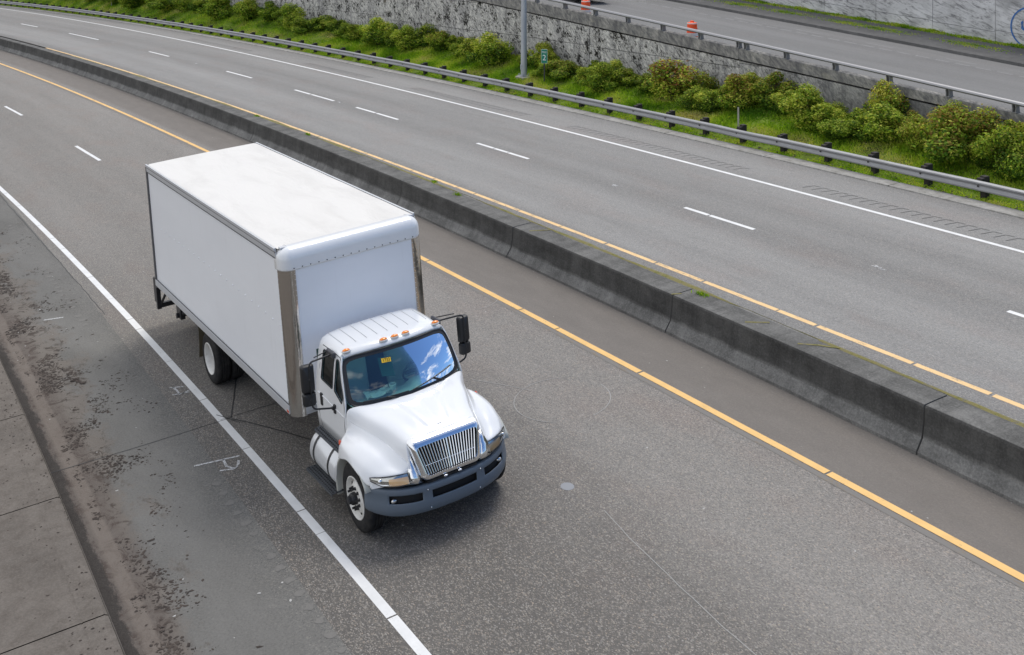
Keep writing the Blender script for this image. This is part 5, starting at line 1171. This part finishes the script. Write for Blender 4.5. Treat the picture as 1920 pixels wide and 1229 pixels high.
for sd in (-1, 1):
    mb = MB(); mb.sphere((1.60, sd * 1.165, 1.165), (0.035, 0.02, 0.045), 12, 6); mb.build('wing_marker', mRedL, hood, smooth=60)
    mb = MB(); rows = []
    for a in np.linspace(math.radians(30), math.radians(197), 22):
        r = 0.585; rows.append([(1.967 + r * math.cos(a), sd * y, 0.49 + r * math.sin(a)) for y in (0.72, 1.0, 1.17, 1.195)])
    rows += [[(1.41 - 0.02 * k, sd * y, 0.30 + 0.02 - 0.0 + (0.0) + (3 - k) * 0.02) for y in (0.72, 1.0, 1.17, 1.195)] for k in range(0)]
    mb.grid(rows); lo = mb.build('wing_liner', M('liner_white', (0.50, 0.50, 0.45), 0.7), hood, smooth=60, solid=-1); so = lo.modifiers.new('t', 'SOLIDIFY'); so.thickness = 0.012
    # rear skirt of the wing
    mb = MB(); rows = []
    for k, (x, z) in enumerate([(1.585, 0.955), (1.50, 0.85), (1.43, 0.70), (1.385, 0.52)]):
        rows.append([(x - 0.115 + 0.02 * k, sd * (1.03 + 0.012 * k), z + 0.12 - 0.04 * k), (x - 0.05, sd * (1.12 + 0.01 * k), z + 0.05 - 0.015 * k), (x, sd * 1.197, z)])
    mb.grid(rows); o = mb.build('wing_skirt', mWhite, hood, smooth=60, solid=-1); so = o.modifiers.new('t', 'SOLIDIFY'); so.thickness = 0.012
    # groove between bonnet side and wing
# headlights
for sd in (-1, 1):
    def hl(u, v):   # u: outer 0 -> inner 1, v: bottom 0 -> top 1
        bt = [Vector((2.47, 1.10, 0.925)), Vector((2.60, 0.985, 0.868)), Vector((2.72, 0.83, 0.853)), Vector((2.805, 0.64, 0.856))]
        tp_ = [Vector((2.455, 1.105, 0.975)), Vector((2.575, 0.985, 0.985)), Vector((2.68, 0.83, 0.995)), Vector((2.745, 0.645, 0.998))]
        p = catmull(bt, u * 3).lerp(catmull(tp_, u * 3), v); nrm = Vector((0.80, 0.48, 0.30)).normalized(); p = p + nrm * (0.024 + 0.024 * math.sin(PI * v) * math.sin(PI * min(1, u * 0.9 + 0.1)))
        return Vector((p.x, sd * p.y, p.z))
    mb = MB(); mb.grid([[hl(u, v) - Vector((0.016, sd * 0.010, 0.006)) for u in np.linspace(0.02, 0.98, 15)] for v in np.linspace(0.03, 0.97, 6)]); hh = mb.build('headlight', mLens, TR, smooth=60, solid=-1)
    mb = MB(); mb.grid([[hl(u, v) for u in np.linspace(0, 1, 15)] for v in np.linspace(0, 1, 7)]); mb.build('lens_cover', mClear, hh, smooth=60, solid=-1)
    mb = MB(); mb.grid([[hl(u, v) - Vector((0.010, sd * 0.006, 0.004)) for u in np.linspace(0.52, 0.96, 9)] for v in np.linspace(0.08, 0.72, 6)]); mb.build('turn_signal', mHLA, hh, smooth=60, solid=-1)
    for uu in (0.30,):
        mb = MB(); p = hl(uu, 0.5); mb.sphere(p - Vector((0.012, sd * 0.008, 0)), (0.022, 0.034, 0.030), 14, 8); mb.build('lamp_bowl', mCh2, hh, smooth=60)
    mb = MB(); edge_ = [hl(u, 0) for u in np.linspace(0, 1, 10)] + [hl(u, 1) for u in np.linspace(1, 0, 10)]; mb.tube(edge_, 0.006, 6, closed=True); mb.build('lamp_surround', mBlkP, hh, smooth=60)
# grille
def trap(y_t, y_b, z_t, z_b, x_t, x_b, r, n=8):
    c4 = [(y_t, z_t), (-y_t, z_t), (-y_b, z_b), (y_b, z_b)]; o = []
    for i in range(4):
        p = Vector(c4[i]); a = Vector(c4[i - 1]); b = Vector(c4[(i + 1) % 4]); da = (a - p).normalized(); db = (b - p).normalized()
        for k in range(n + 1): t = k / n; q = p + da * r * (1 - t) ** 2 + db * r * t ** 2; o.append(q)
    return [Vector((x_b + (x_t - x_b) * (q.y - z_b) / (z_t - z_b), q.x, q.y)) for q in o]
def densify(P, m_=3):
    o = []
    for i in range(len(P)):
        a, b = P[i], P[(i + 1) % len(P)]
        for k in range(m_): o.append(a.lerp(b, k / m_))
    return o
La = densify(trap(0.590, 0.475, 1.385, 0.845, 2.600, 2.835, 0.10)); Lb = densify(trap(0.585, 0.470, 1.378, 0.850, 2.665, 2.865, 0.10)); Lc = densify(trap(0.545, 0.440, 1.345, 0.875, 2.745, 2.895, 0.08)); Ld = densify(trap(0.500, 0.405, 1.300, 0.915, 2.765, 2.890, 0.06)); Le = densify(trap(0.492, 0.398, 1.292, 0.922, 2.715, 2.835, 0.06))
mb = MB(); mb.grid([La, Lb, Lc, Ld, Le], closev=True); gr_ = mb.build('grille', mCh2, TR, smooth=60, solid=-1)
for f_ in gr_.data.polygons: pass
mb = MB(); q = [p - Vector((0.05, 0, 0)) for p in Le]; b0 = 0
for p in q: mb.v.append(tuple(p))
mb.face(list(range(len(q)))); mb.build('grille_backing', mDark, gr_, solid=-1)
nb_ = 21
for k in range(nb_):
    t = -1 + 2 * (k + 0.5) / nb_; w_b = 0.0085 if k != nb_ // 2 else 0.014
    mb = MB(); yt, yb = t * 0.488, t * 0.395; rows = []
    for zq in np.linspace(0, 1, 5):
        y = yb + (yt - yb) * zq; z = 0.925 + 0.368 * zq; x = 2.868 - 0.118 * zq
        rows.append([(x - 0.055, y - w_b * 0.5, z), (x - 0.004, y - w_b, z), (x + 0.002, y, z), (x - 0.004, y + w_b, z), (x - 0.055, y + w_b * 0.5, z)])
    mb.grid(rows); mb.build('grille_bar', mCh2, gr_, smooth=40, solid=-1)
mb = MB(); mb.tube([(2.80, -0.40, 1.03), (2.80, 0.40, 1.03)], 0.008, 6); mb.build('grille_crossbar', mCh2, gr_)
for sd in (-1, 1):   # chrome wedge between grille and headlight
    mb = MB(); mb.grid([[Vector((x, sd * y, z)) for x, y, z in r] for r in ([(2.84, .455, .842), (2.845, .55, .846), (2.805, .66, .852)], [(2.80, .485, .92), (2.815, .57, .93), (2.785, .66, .93)], [(2.77, .51, 1.0), (2.785, .58, 1.01), (2.755, .655, 1.005)], [(2.735, .535, 1.08), (2.735, .585, 1.09), (2.70, .63, 1.08)], [(2.69, .56, 1.18), (2.685, .59, 1.18), (2.66, .605, 1.17)])])
    o = mb.build('lamp_bezel', mCh2, gr_, solid=-1, smooth=60); so = o.modifiers.new('t', 'SOLIDIFY'); so.thickness = 0.02
# bumper
BP = [(0.0, 2.905), (0.25, 2.895), (0.45, 2.868), (0.62, 2.825), (0.80, 2.745), (0.95, 2.635), (1.06, 2.505), (1.125, 2.40), (1.135, 2.33)]
BY = [0, 0.06, 0.12, 0.18, 0.24, 0.30, 0.36, 0.375, 0.44, 0.48, 0.50, 0.56, 0.62, 0.70, 0.78, 0.86, 0.92, 0.945, 0.98, 1.02, 1.06, 1.095, 1.12, 1.13, 1.135]
def bx(y): 
    if y >= 1.135: return 2.33
    return float(np.interp(y, [p[0] for p in BP], [p[1] for p in BP]))
def bnorm(y):
    a, b = bx(max(0, y - 0.04)), bx(min(1.134, y + 0.04)); v_ = Vector((min(1.134, y + 0.04) - max(0, y - 0.04), a - b)); v_.normalize(); return v_
ZP = [(0.0, -0.06, 0.0), (0.0, 0.0, 0.0), (0.03, 0.028, 0), (0.10, 0.040, 0), (0.165, 0.034, 0), (0.18, 0.030, 0), (0.285, 0.022, 0), (0.30, 0.024, 0), (0.345, 0.022, 0), (0.362, 0.012, 0), (0.366, -0.008, 0), (0.366, -0.10, 0)]
ys = [-y for y in BY[::-1]] + BY[1:]
rows = []; 
for y in ys:
    ay = abs(y); sg_ = 1 if y >= 0 else -1; nn = bnorm(ay); zb_ = 0.425 + 0.05 * max(0, (ay - 0.75) / 0.385) ** 2; zt = 0.800 + 0.03 * max(0, (ay - 0.45) / 0.69) ** 1.5
    r = []
    for zz, off, _ in ZP:
        z = zb_ + (zt - zb_) * zz / 0.366
        r.append((bx(ay) + nn.x * off * 1.0, y + sg_ * nn.y * off * (1 if ay > 0.01 else 0), z))
    rows.append(r)
def skipf(i, j):
    y = abs((ys[i] + ys[i + 1]) / 2); 
    if 5 <= j < 6: return y < 0.36 or 0.50 < y < 0.92
    return False
mb = MB(); mb.grid(rows, skip=skipf); bu = mb.build('bumper', mGreyP, TR, smooth=45, solid=-1); so = bu.modifiers.new('t', 'SOLIDIFY'); so.thickness = 0.014; so.offset = -1
mb = MB()
for sd in (-1, 1):
    pr = [(y, bx(y)) for y in np.linspace(0.46, 0.94, 10)]
    mb.grid([[(x - 0.03, sd * y, 0.59), (x - 0.03, sd * y, 0.735)] for y, x in pr])
mb.grid([[(bx(abs(y)) - 0.045, y, 0.575), (bx(abs(y)) - 0.045, y, 0.74)] for y in np.linspace(-0.44, 0.44, 9)])
mb.build('bumper_recess', mDark, bu, solid=-1)
for sd in (-1, 1):
    mb = MB(); x = bx(0.86); mb.sphere((x - 0.015, sd * 0.865, 0.645), (0.03, 0.05, 0.035), 14, 8); mb.build('fog_lamp', mClear if False else mLens, bu, smooth=60)
    for y, z in ((0.43, 0.745), (0.40, 0.485)):
        mb = MB(); mb.sphere((bx(y) + 0.034, sd * y, z), (0.008, 0.010, 0.010), 10, 6); mb.build('bumper_bolt', mCh2, bu, smooth=60)
mb = MB(); mb.bbox(2.40, 2.86, -0.40, 0.40, 0.80, 0.835); mb.bbox(2.3, 2.70, -0.6, 0.6, 0.55, 0.60); mb.build('bumper_bracket', mFrame, TR, weld=False)
for y in (-0.13, 0.10):
    mb = MB(); mb.sphere((2.90, y, 0.845), (0.02, 0.035, 0.016), 10, 6); mb.build('tow_eye', mCh2, TR, smooth=60)
# fuel tanks and steps
mTank = M('tank_white', (0.70, 0.71, 0.72), 0.28, 0.35)
for sd in (-1, 1):
    mb = MB(); mb.lathe([(0.0, 0.40), (0.24, 0.40), (0.300, 0.425), (0.312, 0.45), (0.312, 1.34), (0.300, 1.365), (0.24, 1.39), (0.0, 1.39)], (0, sd * 0.905, 0.615), 'X', 36); tk = mb.build('fuel_tank', mTank, TR, smooth=45)
    for x in (0.60, 1.15):
        mb = MB(); mb.lathe([(0.313, x - 0.025), (0.319, x - 0.025), (0.319, x + 0.025), (0.313, x + 0.025)], (0, sd * 0.905, 0.615), 'X', 36); mb.build('tank_strap', mBlkP, tk, smooth=45)
        mb = MB(); mb.tube([(x, sd * 0.98, 0.36), (x, sd * 1.10, 0.30)], 0.018, 8); mb.bbox(x - 0.02, x + 0.02, min(sd * 0.45, sd * 0.7), max(sd * 0.45, sd * 0.7), 0.56, 0.68); mb.build('step_bracket', mBlkP, tk, weld=False)
    for nm, cy, cz, tilt in (('upper_step', 1.01, 0.935, sd * -0.30), ('lower_step', 1.19, 0.36, 0.0)):
        Rm = Matrix.Rotation(tilt, 3, 'X'); mb = MB(); c3 = Vector((0.93, sd * cy, cz))
        mb.box(c3 + Rm @ Vector((0, 0, 0)), (1.0, 0.20, 0.012), Rm)
        for e in (-1, 1): mb.box(c3 + Rm @ Vector((0, e * 0.10, -0.012)), (1.0, 0.008, 0.036), Rm)
        st_ = mb.build(nm, mTread, TR, weld=False)
        mb = MB()
        for i in range(17):
            for j in range(4):
                q = c3 + Rm @ Vector((-0.46 + i * 0.0575 + (0.028 if j % 2 else 0), -0.07 + j * 0.047, 0.010)); mb.lathe([(0.017, -0.004), (0.013, 0.005), (0.009, 0.005), (0.007, -0.004)], q, 'Z', 8)
        mb.build('tread_dimples', mBlkP, st_, weld=False)['kind'] = 'stuff'
# mirrors
for sd in (-1, 1):
    ub = Vector((0.93, sd * 0.93, 2.20)); lb = Vector((1.13, sd * 1.02, 1.47)); e1 = Vector((1.06, sd * 1.34, 2.235)); e2 = Vector((1.06, sd * 1.335, 1.525))
    def arcpts(a, c, b, r):
        da = (a - c).normalized(); db = (b - c).normalized(); return [c + da * r * (1 - t) ** 2 + db * r * t ** 2 for t in np.linspace(0, 1, 6)]
    mb = MB(); mb.tube([ub] + arcpts(ub, e1, e2, 0.08) + arcpts(e1, e2, lb, 0.07) + [lb], 0.014, 10); ar = mb.build('mirror_arm', mBlkP, TR, smooth=60)
    mb = MB(); mb.tube([Vector((0.80, sd * 0.93, 2.215)), Vector((0.98, sd * 1.22, 2.255))], 0.009, 8); mb.build('arm_brace', mBlkP, ar, smooth=60)
    mb = MB(); mb.box((0.90, sd * 0.915, 2.205), (0.26, 0.06, 0.10)); bevel(mb.build('upper_bracket', M('bracket_grey', (0.06, 0.06, 0.068), 0.45), ar), 0.028, 4)
    mb = MB(); mb.box((1.135, sd * 1.015, 1.455), (0.07, 0.04, 0.13)); mb.box((1.12, sd * 1.03, 1.47), (0.05, 0.06, 0.05)); bevel(mb.build('lower_bracket', mBlkP, ar, weld=False), 0.01)
    for nm, zc, hh_, wd, dx in (('mirror_head', 1.975, 0.42, 0.205, 0.0), ('wide_angle_mirror', 1.665, 0.195, 0.205, 0.01)):
        cx3 = Vector((1.005 + dx, sd * 1.355, zc)); Rm = Matrix.Rotation(sd * 0.18, 3, 'Z')
        mb = MB(); rows = []
        for dpt, sc_ in ((-0.045, 1.0), (-0.03, 1.0), (0.0, 0.97), (0.03, 0.86), (0.045, 0.66), (0.050, 0.0)):
            q = rrect(wd * sc_, hh_ * (1 - (1 - sc_) * 0.4) if sc_ > 0 else 0.001, 0.035 * max(sc_, 0.01), 0, 5)
            rows.append([cx3 + Rm @ Vector((dpt, p.x, p.z * (1 if sc_ > 0 else 0))) for p in q])
        mb.grid(rows, closev=True); mh = mb.build(nm, mBlkP, TR, smooth=50)
        mb = MB(); q = [cx3 + Rm @ Vector((-0.042, p.x, p.z)) for p in rrect(wd * 0.93, hh_ * 0.95, 0.03, 0, 5)]
        for p in q: mb.v.append(tuple(p))
        mb.face(list(range(len(q)))); mb.build('mirror_glass', mCh2, mh, solid=-1)
        mb = MB(); mb.tube([cx3 + Vector((0.03, 0, 0)), Vector((1.06, sd * 1.337, zc))], 0.022, 8); mb.build('mirror_clamp', mBlkP, mh, smooth=60)

# ================================================================ dark car on the ramp (only a wheel and sill fall inside the frame)
P, R3 = frame_at(-15.75, 19.35, zramp(-15.75, 19.35)); car = empty('parked_car', P, 'dark blue car on the ramp beside the orange drum, only its wheel showing', 'car', rot=R3)
mCar = M('dark_blue_paint', (0.012, 0.018, 0.035), 0.25, coat=0.6)
mb = MB(); rows = []
secs = [(-2.25, .60, .35, .75), (-2.1, .86, .25, .92), (-1.2, .90, .22, .98), (0.0, .91, .22, 0.98), (1.1, .90, .22, .95), (1.95, .86, .24, .80), (2.2, .62, .35, .62)]
for x, hw, z0, z1 in secs: rows.append([(x, -hw * .9, z0), (x, -hw, z0 + .2), (x, -hw, z1 - .15), (x, -hw * .86, z1), (x, hw * .86, z1), (x, hw, z1 - .15), (x, hw, z0 + .2), (x, hw * .9, z0)])
mb.grid(rows, closev=True)
for r in (rows[0], rows[-1]):
    b0 = len(mb.v)
    for p in r: mb.v.append(p)
    mb.face(list(range(b0, b0 + 8)))
bd = mb.build('body', mCar, car, smooth=50); 
mb = MB(); rows = [[(x, y * s_, z) for x in (-1.75 + 0.55 * t, -0.9 + 0.0 * t, 0.4 - 0.3 * t, 1.2 - 0.9 * t)] for t, z, s_ in ((0, .96, 1), (0.6, 1.25, .92), (1, 1.42, .82)) for y in (-.8,)]
mb.grid([[(-1.8, y, .95), (-1.25, y * .86, 1.38), (-0.6, y * .82, 1.45), (0.25, y * .82, 1.42), (1.15, y, .95)] for y in (-.80, -.4, 0, .4, .80)]); 
for y in (-.80, .80):
    b0 = len(mb.v)
    for p in [(-1.8, y, .95), (-1.25, y * .86, 1.38), (-0.6, y * .82, 1.45), (0.25, y * .82, 1.42), (1.15, y, .95)]: mb.v.append(p)
    mb.face(list(range(b0, b0 + 5)))
mb.build('cabin', M('car_glass', (0.01, 0.012, 0.014), 0.08), car, smooth=40)
for x in (-1.35, 1.35):
    for sd in (-1, 1):
        mb = MB(); mb.lathe([(0.20, 0.0), (0.28, 0.01), (0.315, -0.02), (0.32, -0.05), (0.32, -0.16), (0.29, -0.2), (0.2, -0.2)], (x, sd * 0.90, 0.32), 'Y', 28, sd); wh = mb.build('wheel', mTyre, car, smooth=40)
        mb = MB(); mb.lathe([(0.21, 0.004), (0.19, -0.02), (0.05, -0.03), (0.0, -0.02)], (x, sd * 0.90, 0.32), 'Y', 28, sd); mb.build('hubcap', mAlu, wh, smooth=40)
for sd in (-1, 1):
    mb = MB(); mb.sphere((2.10, sd * 0.62, 0.62), (0.10, 0.16, 0.07), 12, 6); mb.build('headlight', mLens, car, smooth=60)
    mb = MB(); mb.sphere((-2.15, sd * 0.66, 0.78), (0.07, 0.15, 0.07), 12, 6); mb.build('tail_light', mRedL, car, smooth=60)
